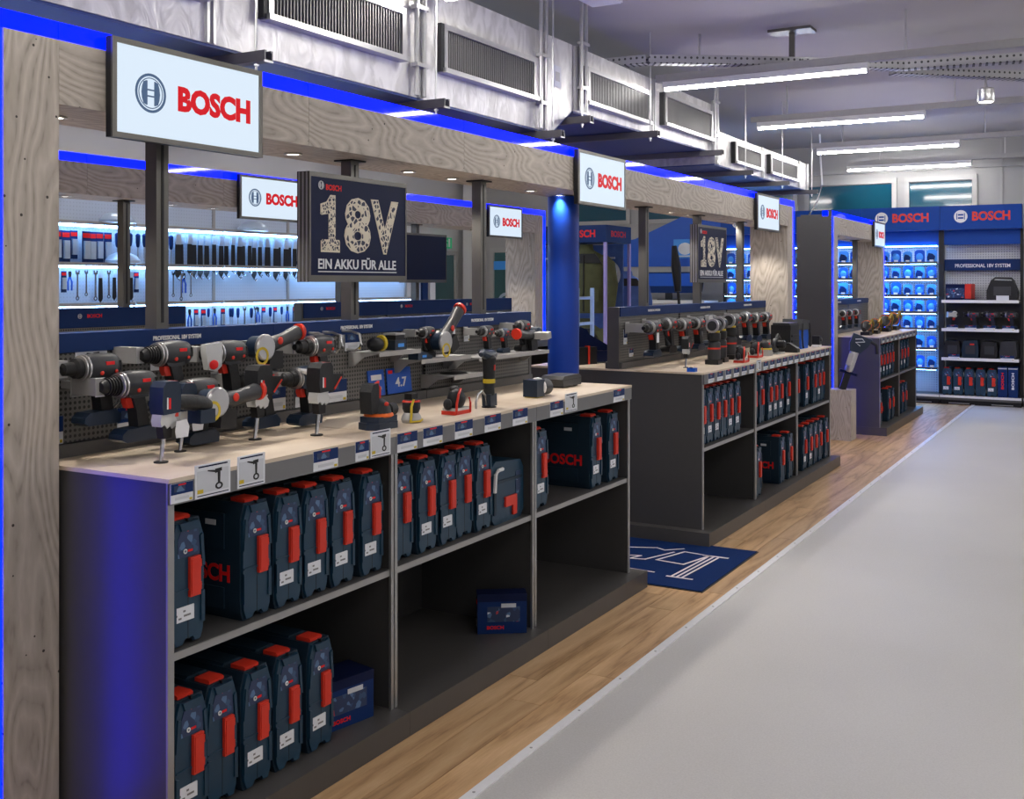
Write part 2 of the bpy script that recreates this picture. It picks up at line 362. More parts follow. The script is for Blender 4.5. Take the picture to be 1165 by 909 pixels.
# door, exit sign and dark glazed opening at the far left corner
d1 = struct('door_1', B().box(-9.55, -9.52, 13.95, 14.75, 0, 1.95).bev(.004, 1).mesh('door', 'door_teal'), 'dark teal door in the far corner below the exit sign')
O('door_frame', B().box(-9.6, -9.5, 13.86, 13.94, 0, 2.02).box(-9.6, -9.5, 14.76, 14.84, 0, 2.02).box(-9.6, -9.5, 13.94, 14.76, 1.96, 2.02).mesh('door_frame', 'frame_grey'), d1)
O('door_handle', B().tube([(-9.5, 14.05, 1.0), (-9.46, 14.05, 1.0), (-9.46, 14.16, 1.0)], .01).mesh('door_handle', 'steel'), d1)
ex = thing('exit_sign', 'green and white running-man exit sign above the far corner door', 'sign', (-9.5, 14.45, 2.06))
PB('panel', 'exit_green', -.1, .03, -.17, .17, 0, .17, ex, .004)
def runner():
    b = B(); b.ell((0, .06, .0004), (.012, .012, .0006), 10)
    b.box(-.014, .012, -.005, .045, 0, .001); b.prism([(-.01, -.005), (.008, -.005), (-.03, -.06), (-.042, -.055)], 0, .001, 'z'); b.prism([(0, -.005), (.012, 0), (.036, -.03), (.03, -.062), (.02, -.06), (.024, -.034)], 0, .001, 'z')
    b.prism([(-.012, .045), (-.012, .033), (-.045, .012), (-.05, .02)], 0, .001, 'z'); b.prism([(.01, .045), (.01, .033), (.04, .02), (.042, .03)], 0, .001, 'z'); b.box(.065, .11, -.06, .065, 0, .001)
    return b.mesh('pictogram', 'white')
flat('pictogram', runner(), ex, (.031, 0, .085), MX, 1.05, 1.05)
# glazed opening with ring logo
gl = struct('window_6', B().box(-9.0, -8.15, WB-.03, WB-.01, .05, 2.0).mesh('pane', 'door_teal'), 'dark glazed opening with pale ring logos beside the corner')
O('window_frame', B().box(-9.08, -9.0, WB-.06, WB, 0, 2.08).box(-8.15, -8.07, WB-.06, WB, 0, 2.08).box(-9.0, -8.15, WB-.06, WB, 2.0, 2.08).mesh('window_frame', 'frame_grey'), gl)
O('transom', B().box(-9.0, -8.15, WB-.05, WB-.03, 1.72, 1.86).mesh('transom', 'blue_light'), gl)
def ringm(r0, r1, n=28, a0=0, a1=2*math.pi):
    b = B()
    for k in range(n):
        a, c = a0+(a1-a0)*k/n, a0+(a1-a0)*(k+1)/n
        b.prism([(r0*math.cos(a), r0*math.sin(a)), (r1*math.cos(a), r1*math.sin(a)), (r1*math.cos(c), r1*math.sin(c)), (r0*math.cos(c), r0*math.sin(c))], 0, .002, 'z')
    return b
rg = ringm(.1, .15).mesh('ring', 'dome_pale')
for x in (-8.78, -8.4): flat('ring_logo', rg, gl, (x, WB-.033, 1.2), MY, 1, 1)
# white corner pillar
struct('trim_2', B().box(-9.45, -9.2, 14.92, 15.19, 0, CEIL).bev(.01, 1).mesh('pillar', 'wall_white'), 'white boxed corner pillar')
# ---------------------------------------------------------------- portals of grey ply with blue LED edge
def rail_tex(): pass
def portal(label, Xf, Y0, Y1, group):
    """Xf = front plane of the ply; ply from Y0 to Y1"""
    D, PW, ZB, ZT = .33, .168, 1.99, 2.165
    t = thing('portal_frame', label, 'display frame', (Xf, Y0, 0), group=group)
    L = Y1 - Y0
    for y in (0, L-PW):
        for z0, z1 in ((0, 1.08), (1.08, ZT)):
            pass
        PB('pillar_board', 'ply_grey_z', -D, 0, y, y+PW, 0, ZT, t, .0015)
    n = max(1, round((L-2*PW)/1.04)); st = (L-2*PW)/n
    for i in range(n): PB('beam_board', 'ply_grey_y', -D, 0, PW+st*i+.0008, PW+st*(i+1)-.0008, ZB, ZT, t, .0015)
    for i in range(n): PB('led_strip', 'led_blue', -.10, -.004, PW+st*i+.002, PW+st*(i+1)-.002, ZT, ZT+.05, t, .001)
    for a, c in ((-.052, PW), (L-PW, L+.052)): PB('led_strip', 'led_blue', -.10, -.004, a, c, ZT, ZT+.05, t)
    for a, c in ((-.052, -.002), (L+.002, L+.052)): PB('led_strip', 'led_blue_post', -.04, -.004, a, c, 0, ZT-.002, t)
    for a, c in ((-.062, -.053), (L+.053, L+.062)): PB('edge_cladding', 'dark_panel', -.042, -.005, a, c, 0, ZT+.05, t)
    for a, c in ((-.06, -.002), (L+.002, L+.06)): PB('end_cladding', 'dark_panel', -D-.02, -.042, a, c, 0, ZT-.002, t, .002)
    PB('cover_board', 'dark_panel', -D, -.104, 0, L, ZT, ZT+.02, t)
    return t
XF1, XF2 = -2.54, -5.0
portal('long bleached ply portal with blue lit edge over the two nearest counters', XF1, 1.782, 9.365, 'ply portals')
portal('short bleached ply portal with blue lit edge over the far counter', XF1, 10.852, 13.38, 'ply portals')
portal('bleached ply portal with blue lit edge in the row behind', XF2, 1.782, 9.365, 'ply portals')
# recessed downlights in the beams
ring_m = B().lathe([(0, .034), (-.004, .036), (-.006, .03), (-.002, .026)], 'z', n=20).mesh('trim_ring', 'steel')
lens_m = B().lathe([(-.001, .026), (-.003, .024)], 'z', n=20).mesh('lens', 'spot_glow')
sd = bpy.data.lights.new('downlight_lamp', 'SPOT'); sd.energy = SPOT_W; sd.spot_size = R(100); sd.spot_blend = .6; sd.color = (1, .93, .84); sd.shadow_soft_size = .03
def downlight(x, y, lb, lamp=True):
    t = thing('downlight', lb, 'light', (x, y, 1.989), group='downlights in the beams')
    O('trim_ring', ring_m, t); O('lens', lens_m, t)
    if lamp: O('lamp', sd, t, (0, 0, -.02))
sp1 = [2.09, 2.75, 3.13, 3.88, 4.23, 4.99, 5.32, 6.15, 6.98, 7.32, 8.06, 8.34, 8.95]
for i, y in enumerate(sp1): downlight(-2.74, y, 'round downlight in the near portal beam, %s from the left' % ordn(i))
for i, y in enumerate([11.5, 12.3]): downlight(-2.74, y, 'round downlight in the far short portal beam, %s' % ('nearer' if i == 0 else 'farther'))
for i, y in enumerate([3.3, 4.01, 4.78, 5.13, 5.9, 6.6, 7.3, 8.4, 8.7]): downlight(-5.17, y, 'round downlight in the rear row beam, %s from the left' % ordn(i))
# ---------------------------------------------------------------- counters
def counter(label, Xc, Y0, Y1, nb, top, group):
    t = thing('display_counter', label, 'counter', (Xc, Y0, 0), group=group)
    L = Y1-Y0; st = L/nb; hx = .56; T = .02
    for y in (0, L-T):
        e = PB('end_panel', 'dark_panel', -hx, hx, y, y+T, .08, top-.012, t, .001)
        PB('edge_strip', 'edge_alu', hx+.0002, hx+.006, y-.001, y+T+.001, .08, top-.012, t)
    for i in range(1, nb):
        PB('divider', 'dark_panel_in', -hx+.01, hx-.004, st*i-.01, st*i+.01, .08, top-.07, t)
        PB('upright_post', 'edge_alu', hx-.003, hx+.006, st*i-.018, st*i-.003, .08, top-.07, t)
        PB('upright_post', 'edge_alu', hx-.003, hx+.006, st*i+.003, st*i+.018, .08, top-.07, t)
    PB('spine_panel', 'dark_panel_in', -.01, .01, T, L-T, .08, top-.012, t)
    for i in range(nb):
        a, c = st*i+(.02 if i == 0 else .0105), st*(i+1)-(.02 if i == nb-1 else .0105)
        for s in (1, -1):
            x0, x1 = sorted((s*.0105, s*(hx-.004)))
            sh = PB('shelf', 'shelf_grey', x0, x1, a, c, .524, .546, t)
            ed = O('edge_strip', bx('edge_strip', 'edge_alu', (.004, c-a, .02)), sh, (s*((hx-.006)/2-.0), 0, 0))
            ed.location = (s*(hx-.004-.0105)/2 + s*.002, 0, 0)
        PB('plinth', 'plinth_grey', -.63, .63, st*i+((-.07 if abs(Y0-5.945) < .01 else -.004) if i == 0 else .0006), st*(i+1)-(-.07 if i == nb-1 else .0006), 0, .08, t, .003)
        for s in (1, -1):
            x0, x1 = sorted((s*(hx+.0065 if s > 0 else hx-.01), s*(hx+.016)))
            rl = PB('price_rail', 'rail_grey', x0, x1, st*i+.001, st*(i+1)-.001, top-.068, top-.011, t)
        PB('worktop', 'worktop_ply', -.575, .575, st*i-(.005 if i == 0 else -.001), st*(i+1)+(.005 if i == nb-1 else -.001), top-.011, top, t, .0015)
    return t
def backboard(label, Xc, Y0, Y1, nb, top, ph, group, text_on=True, words='PROFESSIONAL 18V SYSTEM', hh=.055):
    t = thing('tool_backboard', label, 'display board', (Xc, Y0, top), group=group)
    L = Y1-Y0; st = L/nb
    HT = ph-top
    PB('core', 'dark_panel_in', -.028, .028, 0, L, 0, HT-hh-.001, t)
    for i in range(nb):
        a, c = st*i+.002, st*(i+1)-.002
        for s in (1, -1):
            x0, x1 = sorted((s*.028, s*.038)); PB('pegboard', 'peg_dark', x0, x1, a+.012, c-.012, .04, HT-hh-.002, t)
            x0, x1 = sorted((s*.028, s*.055)); PB('bottom_rail', 'shelf_grey', x0, x1, a, c, 0, .038, t, .002)
        h = PB('header_board', 'navy', -.04, .046, a-.001, c+.001, HT-hh, HT, t, .001)
        if text_on: text(words, 'white', h, (.0435, 0 if i else .03, 0), MX, .014, .2, .03)
    for y in (-.013, L-.013): PB('end_post', 'pole_grey', -.035, .04, y, y+.026, 0, HT, t, .002)
    for i in range(nb):
        y = .465+.985*i if nb == 3 else st*(i+.5)
        p = PB('pole', 'pole_grey', -.025, .025, y-.025, y+.025, HT, 1.99-top, t, .004)
        O('pole_groove', bx('pole_groove', 'black', (.002, .01, 1.95-top-HT)), p, (.0255, 0, 0))
        O('flange', bx('flange', 'black', (.09, .09, .006), .001), p, (0, 0, (1.99-top-HT)/2-.004))
    return t
UNITS = [(1.962, 4.90, 3, 1.0, 'nearest'), (5.945, 9.0, 3, .985, 'middle'), (11.025, 13.1, 2, .972, 'farthest')]
XC = -2.70
WORDS = [('PROFESSIONAL 18V SYSTEM'), ('PROFESSIONAL 18V SYSTEM'), ('PROFESSIONAL')]
for (a, c, nb, tp, nm), wd in zip(UNITS, WORDS):
    counter('dark grey open-shelf tool counter with ply top, %s of the front row' % nm, XC, a, c, nb, tp, 'front row counters')
    bb = backboard('pegboard with navy header and poles on the %s front counter' % nm, XC, a+.01, c-.06, nb, tp, 1.355 if nm != 'farthest' else 1.33, 'pegboards on counters', True, wd)
for (a, c, nb, tp, nm) in UNITS[:2]:
    counter('dark grey tool counter in the row behind, %s' % ('nearer' if nm == 'nearest' else 'farther'), -5.16, a, c, nb, 1.0, 'rear row counters')
    backboard('navy topped pegboard on the %s rear row counter' % ('nearer' if nm == 'nearest' else 'farther'), -5.16, a+.01, c-.06, nb, 1.0, 1.36, 'pegboards on counters', False, hh=.11)
for hb in [o for o in bpy.data.objects if o.name.startswith('header_board') and o.parent and abs(o.parent.location.x+5.16) < .01]:
    text('BOSCH', 'logo_red', hb, (.0435, -.2, .01), MX, .022, .1, .03); emblem('card_grey', hb, (.0435, -.3, .01), MX, .014)
# round blue column in the gap
cl = thing('round_column', 'round blue painted column between the nearest and middle counters', 'column', (-2.765, 5.42, 0))
O('shaft', B().lathe([(.0, .088), (1.985, .088)], 'z', n=28).mesh('shaft', 'blue_paint'), cl)
O('base_ring', B().lathe([(0, .092), (.03, .092), (.035, .089)], 'z', n=28).mesh('base_ring', 'blue_paint'), cl)
# floor mat
mt = thing('floor_mat', 'navy printed floor mat lying between the two nearest counters', 'mat', (-2.2, 5.46, 0))
PB('pad', 'mat_navy', -1.0, .395, -.45, .45, 0, .006, mt, .001)
PB('rubber_border', 'black', -1.008, .403, -.458, .458, 0, .003, mt)
lines = [[(-.62,.2),(-.5,.28),(-.42,.28),(-.44,.2),(-.3,.17),(-.12,.25),(-.06,.22),(.02,.3)], [(-.6,-.02),(-.45,.02),(-.42,-.04),(-.3,-.02),(-.13,.04),(-.16,-.04),(-.08,-.02),(.0,.2)],
         [(-.02,.0),(.05,.24),(.2,.22),(.14,-.02),(-.02,.0)], [(-.6,-.2),(0.06,-.24)]]
def strip(pts, wd, z):
    b = B()
    for p, q in zip(pts, pts[1:]):
        p, q = Vector(p), Vector(q); d = (q-p).normalized(); nn = Vector((-d.y, d.x))*wd/2; e = d*wd*.4
        b.prism([tuple(p-e-nn), tuple(q+e-nn), tuple(q+e+nn), tuple(p-e+nn)], z, z+.0006, 'z')
    return b
pb = B()
for ln in lines: pb.add(strip(ln, .014, .0062))
for k in range(3): pb.add(strip([(.17+.028*k, -.26), (.17+.028*k+.03, .2)], .012, .0062))
pb.add(strip([(.15, -.275), (.28, -.275)], .016, .0062)); pb.add(strip([(.17, .22), (.3, .22)], .02, .0062))
for a, c in ((-.5, -.42), (-.4, -.36), (-.33, -.2), (-.17, .02)): pb.add(strip([(a, -.3), (c, -.3)], .03, .0062))
O('print', pb.mesh('print', 'mat_print'), mt)
# ---------------------------------------------------------------- illuminated brand screens and posters
def screen(X, Y, label, group):
    W, H = .612, .287
    t = thing('brand_screen', label, 'screen', (X, Y, 1.917), group=group)
    PB('housing', 'black', -.022, -.0, -W/2, W/2, 0, H, t, .004)
    f = B(); e = .016
    f.box(-.002, .006, -W/2, W/2, 0, e).box(-.002, .006, -W/2, W/2, H-e, H).box(-.002, .006, -W/2, -W/2+e, e, H-e).box(-.002, .006, W/2-e, W/2, e, H-e)
    O('bezel', f.bev(.0015, 1).mesh('bezel', 'pole_grey'), t)
    fc = PB('panel', 'screen_face', -.001, .002, -W/2+e, W/2-e, e, H-e, t)
    emblem('screen_steel', fc, (.0018, -.165, 0), MX, .058)
    text('BOSCH', 'screen_red', fc, (.0022, .095, 0), MX, .078, .31, .05)
    PB('mount', 'black', -.03, -.022, -.04, .04, .1, .2, t)
    return t
for i, (y, nm) in enumerate([(2.405, 'nearest, over the left counter'), (5.39, 'over the gap between counters'), (8.525, 'at the right end of the long portal'), (12.95, 'smallest, on the far short portal')]):
    screen(-2.51, y, 'lit white brand screen with red lettering, %s' % nm, 'front row brand screens')
for y, nm in [(5.47, 'left'), (8.58, 'right')]:
    screen(-4.97, y, 'lit white brand screen of the rear row, %s of the two' % nm, 'rear row brand screens')
def poster(X, Y, label, printed=True):
    W, H = .61, .405
    t = thing('poster_lightbox', label, 'sign', (X, Y, 1.505), group='navy poster boxes')
    PB('case', 'pole_grey', -.055, -.002, -W/2, W/2, 0, H, t, .004)
    f = B(); e = .017
    f.box(-.003, .004, -W/2, W/2, 0, e+.008).box(-.003, .004, -W/2, W/2, H-e, H).box(-.003, .004, -W/2, -W/2+.008, e+.008, H-e).box(-.003, .004, W/2-.008, W/2, e+.008, H-e)
    O('frame', f.mesh('frame', 'pole_grey'), t)
    for x in (-.048, -.03, -.012): PB('side_groove', 'steel', x, x+.006, -W/2-.002, -W/2+.001, .002, H-.002, t)
    pn = PB('panel', 'navy_dark', -.002, .002, -W/2+.008, W/2-.008, e+.008, H-e, t)
    if printed:
        emblem('card_grey', pn, (.0024, -.238, .152), MX, .016)
        text('BOSCH', 'logo_red', pn, (.0024, -.165, .147), MX, .022, .09, .03)
        for ch, y, wd in (('1', -.185, .115), ('8', -.02, .165), ('V', .155, .185)):
            if ch == '1':
                for mn, k, dz in (('cream', 1.0, .0024), ('tool_print', .93, .0032)):
                    pts = [(-.06, -.1), (.06, -.1), (.06, -.06), (.032, -.06), (.032, .1), (.0, .1), (-.025, .075), (-.062, .066), (-.062, .03), (-.012, .036), (-.012, -.06), (-.06, -.06)]
                    ky = ('one', mn)
                    if ky not in BOXC: BOXC[ky] = B().prism([(a*k*6, c_*k*6) for a, c_ in pts], 0, .0008, 'z').mesh('numeral', mn)
                    flat('numeral', BOXC[ky], pn, (dz, y, .012), MX, wd/.124/6, .215/.2/6)
                continue
            text(ch, 'cream', pn, (.0024, y, .012), MX, .215, wd, .045, 'numeral')
            text(ch, 'tool_print', pn, (.0032, y, .012), MX, .205, wd*.93, .032, 'numeral')
        text('EIN AKKU F\u00dcR ALLE', 'card_white', pn, (.0024, -.012, -.135), MX, .046, .485, .02)
        flat('rule', bx('rule', 'card_grey', (1, 1, .0008)), pn, (.0026, -.01, -.168), MX, .49, .004)
    return t
poster(-2.6, 3.36, 'navy 18V battery poster box hanging over the nearest counter')
poster(-2.6, 7.44, 'navy 18V battery poster box hanging over the middle counter')
poster(-5.06, 7.42, 'plain navy poster box in the rear row', False)
# ---------------------------------------------------------------- tool cases
def case_parts(lettered=False, sticker=True):
    Wd, Hh, D = .119, .338, .40
    hw = Wd/2
    P = []
    shell = B().prism([(-hw+.003, .022), (-hw+.012, .0), (-.022, .0), (-.012, .014), (.018, .014), (.026, .003), (hw-.012, .003), (hw-.003, .022), (hw, .06), (hw, Hh-.05), (hw-.014, Hh-.006), (-hw+.014, Hh-.006), (-hw, Hh-.05), (-hw, .06)], -D, -.012, 'x').bev(.003, 1)
    P.append(('shell', shell.mesh('shell', 'case_dark'), None, None))
    ft = B().prism([(-hw+.008, .03), (-hw+.018, .006), (-.02, .006), (-.01, .02), (.018, .02), (.026, .008), (hw-.016, .008), (hw-.008, .03), (hw-.004, .07), (hw-.004, Hh-.06), (hw-.02, Hh-.012), (-hw+.02, Hh-.012), (-hw+.004, Hh-.06), (-hw+.004, .07)], -.016, -.003, 'x').bev(.004, 2)
    P.append(('front_face', ft.mesh('front_face', 'case_navy'), None, None))
    rb = B()
    for s in (-1, 1):
        rb.prism([(s*(hw-.004), .05), (s*(hw-.016), .055), (s*(hw-.016), .13), (s*(hw-.004), .135)], -.01, .0015, 'x')
        rb.prism([(s*(hw-.003), .2), (s*(hw-.013), .205), (s*(hw-.02), Hh-.055), (s*(hw-.01), Hh-.05)], -.01, .002, 'x')
    rb.prism([(-.034, Hh-.012), (.034, Hh-.012), (.026, Hh-.034), (-.026, Hh-.034)], -.02, .004, 'x')
    rb.box(-.006, .0, -hw+.006, hw-.006, .145, .15)
    P.append(('rib', rb.bev(.0015, 1).mesh('rib', 'case_navy'), 1, None))
    seam = B().box(-D+.01, -.0025, -.001, .001, .016, Hh-.004)
    P.append(('seam', seam.mesh('seam', 'black'), 0, None))
    tp = B().prism([(-hw+.02, Hh-.008), (hw-.02, Hh-.008), (hw-.026, Hh), (-hw+.026, Hh)], -D+.03, -.1, 'x').bev(.002, 1)
    P.append(('carry_handle', tp.mesh('carry_handle', 'case_dark'), None, None))
    lt = B().box(-.01, .007, .0, .036, .128, .232).bev(.002, 1).box(.006, .009, .004, .032, .134, .226)
    P.append(('front_latch', lt.mesh('front_latch', 'red'), None, 'tall red front latch'))
    hg = B().box(-.01, .004, .036, .042, .14, .16).box(-.01, .004, .036, .042, .2, .22)
    P.append(('latch_hinge', hg.mesh('latch_hinge', 'red'), 5, None))
    ul = B().prism([(-.07, Hh-.012), (-.018, Hh-.012), (-.015, Hh+.001), (-.022, Hh+.005), (-.07, Hh+.005)], -.036, .018, 'y').bev(.002, 1)
    P.append(('top_latch', ul.mesh('top_latch', 'red'), None, 'red top latch'))
    pr = B().prism([(-.036, .235), (.04, .235), (.038, .285), (.03, .318), (-.02, .318), (-.036, .28)], -.004, -.0015, 'x')
    P.append(('picture_label', pr.mesh('picture_label', 'pack_print'), None, 'printed picture label'))
    em = ringm(.0035, .0065, 12).rot(MX.to_4x4()).rot(Matrix.Translation((-.001, -.012, .25)))
    P.append(('emblem', em.mesh('emblem', 'white'), 8, None))
    bd = B().box(-.002, .0, -.003, .014, .247, .253)
    P.append(('badge', bd.mesh('badge', 'logo_red'), 8, None))
    if sticker:
        st = B().box(-.004, .0005, -.047, .018, .068, .106)
        P.append(('white_sticker', st.mesh('white_sticker', 'card_white'), None, 'white printed sticker'))
        dk = B()
        for y, wd, z in ((-.044, .004, .084), (-.02, .008, .092), (-.018, .024, .08), (-.036, .01, .075)): dk.box(.0005, .001, y, y+wd, z, z+.005)
        P.append(('print', dk.mesh('print', 'rail_grey'), len(P)-1, None))
    hk = B().tube([(-.03, hw, .23), (-.022, hw+.003, .245), (-.022, hw+.003, .27), (-.03, hw, .285)], .0025, 6).tube([(-.03, hw, .04), (-.022, hw+.003, .05), (-.022, hw+.003, .07), (-.03, hw, .08)], .0025, 6)
    P.append(('side_clip', hk.mesh('side_clip', 'white'), None, 'white side clips'))
    if lettered:
        me, W, H = text_mesh('BOSCH', 'logo_red', .03, .0008)
        b = B(); b.bm.from_mesh(me); b.rot(Matrix.Translation((-.15, -hw-.0006, .13)) @ (MY.to_4x4() @ Matrix.Diagonal((.2/W, .05/H, 1, 1))))
        P.append(('lettering', b.mesh('lettering', 'logo_red'), 0, 'red lettering on the side'))
        d2 = B().box(-.33, -.07, -hw-.004, -hw+.002, .2, .3).box(-.33, -.07, -hw-.004, -hw+.002, .03, .09).bev(.003, 1)
        P.append(('side_relief', d2.mesh('side_relief', 'case_dark'), 0, None))
        tg = B().box(-.14, -.1, -hw-.006, -hw-.004, .265, .28)
        P.append(('side_tag', tg.mesh('side_tag', 'card_grey'), 0, None))
    return P
CASE = {'a': case_parts(), 'b': case_parts(sticker=False), 'c': case_parts(True)}
CASE['d'] = [p for p in case_parts(True, False)]
def cases(ys, kinds, X, z, where, group, sc=None):
    for i, y in enumerate(ys):
        k = kinds[i % len(kinds)]
        ex = {'a': 'with sticker', 'b': 'without sticker', 'c': 'with side lettering', 'd': 'with side lettering'}[k]
        inst(CASE[k], 'tool_case', 'navy case %s, %s on %s' % (ex, ordn(i), where), 'tool case', (X[i % len(X)], y, z), R(random.uniform(-.4, .4)), group, scale=sc)
G1 = 'navy cases on the nearest counter'; G2 = 'navy cases on the middle counter'; G3 = 'navy cases on the farthest counter'
SH = .5462; DK = .0802
cases([2.05, 2.32, 2.449, 2.571, 2.702, 2.85], 'adaaaa', [-2.152, -2.162, -2.158, -2.156, -2.156, -2.154], SH, 'the upper left shelf, nearest counter', G1)
cases([3.046, 3.182, 3.318, 3.442, 3.564], 'baaba', [-2.17, -2.16, -2.16, -2.17, -2.16], SH, 'the upper middle shelf, nearest counter', G1)
cases([4.045, 4.58, 4.77], 'aca', [-2.165, -2.16, -2.16], SH, 'the upper right shelf, nearest counter', G1)
cases([2.05, 2.172, 2.298, 2.43, 2.575], 'abaaa', [-2.14, -2.15, -2.14, -2.14, -2.14], DK, 'the bottom left shelf, nearest counter', G1)
cases([6.055, 6.181, 6.308, 6.434, 6.56, 6.70], 'aaabaa', [-2.17], SH, 'the upper left shelf, middle counter', G2)
cases([7.06, 7.22, 7.42, 7.55, 7.685, 7.875], 'abaaaa', [-2.17], SH, 'the upper middle shelf, middle counter', G2)
cases([8.13, 8.40, 8.64, 8.78, 8.903], 'dabab', [-2.17], SH, 'the upper right shelf, middle counter', G2)
cases([7.06, 7.62, 7.83], 'bdb', [-2.14], DK, 'the bottom middle shelf, middle counter', G2)
cases([8.23, 8.40, 8.55, 8.70, 8.90], 'aabbb', [-2.14], DK, 'the bottom right shelf, middle counter', G2)
cases([11.12, 11.26, 11.42, 11.58, 11.74, 11.9], 'aaaaab', [-2.17], SH, 'the upper left shelf, farthest counter', G3)
cases([12.4, 12.58, 12.78], 'aab', [-2.17], SH, 'the upper right shelf, farthest counter', G3)
cases([11.15, 11.6, 11.8], 'bdb', [-2.15], DK, 'the bottom left shelf, farthest counter', G3)
cases([12.35, 12.55], 'bb', [-2.15], DK, 'the bottom right shelf, farthest counter', G3)
# squarish carry case with red clasp at the end of the upper middle shelf
t = thing('carry_case', 'squarish navy carry case with white clip beside upright cases', 'tool case', (-2.17, 3.765, SH))
O('shell', B().prism([(-.125, .02), (-.105, 0), (.1, 0), (.125, .03), (.125, .2), (.1, .235), (-.1, .25), (-.125, .23)], -.3, 0, 'x').bev(.008, 2).mesh('shell', 'case_navy'), t)
O('lid_band', B().box(-.29, .004, -.11, .11, .16, .172).box(-.29, .006, -.118, -.1, .04, .2).mesh('lid_band', 'case_dark'), t)
O('clasp', B().prism([(-.03, .06), (.03, .06), (.03, .02), (.06, .02), (.06, .1), (-.03, .1)], -.002, .008, 'x').bev(.002, 1).mesh('clasp', 'red'), t)
O('white_clip', B().tube([(.004, -.112, .13), (.008, -.112, .2), (.008, -.09, .215), (.004, -.05, .215)], .008, 8).mesh('white_clip', 'white'), t)
O('picture_label', B().box(0, .002, .06, .1, .1, .19).mesh('picture_label', 'pack_print'), t)
O('handle', B().tube([(-.12, -.06, .24), (-.12, -.05, .258), (-.12, .05, .254), (-.12, .06, .235)], .008).mesh('handle', 'case_dark'), t)
def carton(loc, rz, size, label):
    t = thing('tool_carton', label, 'box', loc, (0, 0, rz))
    a, c, h = size
    O('box', B().box(-a/2, a/2, -c/2, c/2, 0, h).bev(.001, 1).mesh('box', 'navy'), t)
    O('lid_flap', B().box(-a/2-.0006, a/2+.0006, -c/2-.0006, c/2+.0006, h-.03, h+.0006).mesh('lid_flap', 'navy_dark'), t)
    O('picture_label', B().box(a/2, a/2+.001, -c*.3, c*.36, h*.3, h*.68).box(-a*.3, a*.3, -c/2-.001, -c/2, h*.16, h*.5).mesh('picture_label', 'pack_print'), t)
    O('white_panel', B().box(a/2, a/2+.0016, -c*.02, c*.28, h*.66, h*.76).box(-a*.35, a*.0, -c/2-.0016, -c/2, h*.12, h*.3).mesh('white_panel', 'card_grey'), t)
    text('BOSCH', 'logo_red', t, (a/2+.0012, -c*.14, h*.16), MX, h*.09, c*.34, .03)
    text('BOSCH', 'logo_red', t, (-a*.12, -c/2-.0012, h*.75), MY, h*.09, a*.4, .03)
    return t
carton((-2.24, 2.765, DK), R(-12), (.13, .21, .155), 'small navy carton next to the bottom left row of cases')
carton((-2.23, 3.815, DK), R(-55), (.075, .2, .16), 'small navy carton alone on the empty bottom middle shelf')
# ---------------------------------------------------------------- price tags and cards
def tagcard(loc, W, H, basis_rot, label, grp, style):
    t = thing('price_tag', label, 'price tag', loc, (0, 0, basis_rot), grp)
    if style == 'tag':
        O('card', bx('card', 'card_white', (.002, W, H)), t, (0, 0, H/2)); O('picture', bx('picture', 'navy', (.001, W, H*.56)), t, (.0012, 0, H*.72))
        O('print', bx('print', 'pack_print', (.001, W*.5, H*.3)), t, (.002, -W*.12, H*.72)); O('red_mark', bx('red_mark', 'logo_red', (.001, W*.34, H*.07)), t, (.002, 0, H*.92)); O('text_line', bx('text_line', 'card_grey', (.001, W*.62, H*.14)), t, (.0012, 0, H*.22))
        O('yellow_mark', bx('yellow_mark', 'yellow', (.001, W*.12, H*.12)), t, (.0014, W*.4, H*.1))
    else:
        O('card', bx('card', 'card_white', (.002, W, H)), t, (0, 0, H/2)); O('grey_field', bx('grey_field', 'card_grey', (.001, W*.88, H*.66)), t, (.0012, 0, H*.48))
        O('rule', bx('rule', 'navy_dark', (.001, W*.82, H*.045)), t, (.0012, 0, H*.93)); O('rule', bx('rule', 'navy_dark', (.001, W*.88, H*.03)), t, (.0013, 0, H*.07))
        key = ('ill', round(W, 3), round(H, 3))
        if key not in BOXC:
            b = B(); b.add(ringm(.06, .11, 12).rot(Matrix.Translation((.16, -.22, 0)))); b.prism([(.12, .2), (.2, .2), (.19, -.12), (.13, -.12)], 0, .002, 'z'); b.prism([(.05, .17), (.24, .22), (.24, .32), (.05, .3)], 0, .002, 'z'); b.prism([(-.16, .27), (.05, .2), (.05, .27), (-.16, .31)], 0, .002, 'z')
            b.rot(Matrix.Diagonal((W, H, .3, 1))); BOXC[key] = b.mesh('drawing', 'black')
        flat('drawing', BOXC[key], t, (.002, 0, H*.5), MX, 1, 1)
        O('yellow_mark', bx('yellow_mark', 'yellow', (.001, W*.16, H*.12)), t, (.0016, -W*.36, H*.2))
    return t
XR = XC+.56+.017
front = [('tag', 1.998, .075, .05, .936), ('card', 2.107, .128, .088, .934), ('card', 2.252, .108, .088, .936), ('tag', 2.573, .115, .06, .935), ('tag', 2.752, .068, .062, .936), ('card', 2.85, .108, .085, .936),
         ('tag', 3.0, .115, .062, .934), ('tag', 3.155, .12, .062, .934), ('tag', 3.357, .12, .062, .934), ('tag', 3.565, .12, .062, .934), ('tag', 3.78, .12, .062, .934), ('tag', 4.098, .118, .062, .935), ('card', 4.236, .115, .08, .94), ('tag', 4.745, .125, .058, .935)]
for i, (s, y, W, H, z) in enumerate(front):
    tagcard((XR, y, z), W, H, 0, '%s, %s from the left on the nearest counter rail' % ('blue and white price tag' if s == 'tag' else 'white drawing card', ordn(i)), 'price tags on the nearest counter', s)
XR2 = XR
i = 0; y = 6.0
while y < 8.9:
    s = 'card' if i in (6,) else 'tag'
    tagcard((XR2, y+.06, .92), .1, .055 if s == 'tag' else .075, 0, 'small price tag on the middle counter rail, %s from the left' % ordn(i), 'price tags on the middle counter', s); i += 1; y += .155
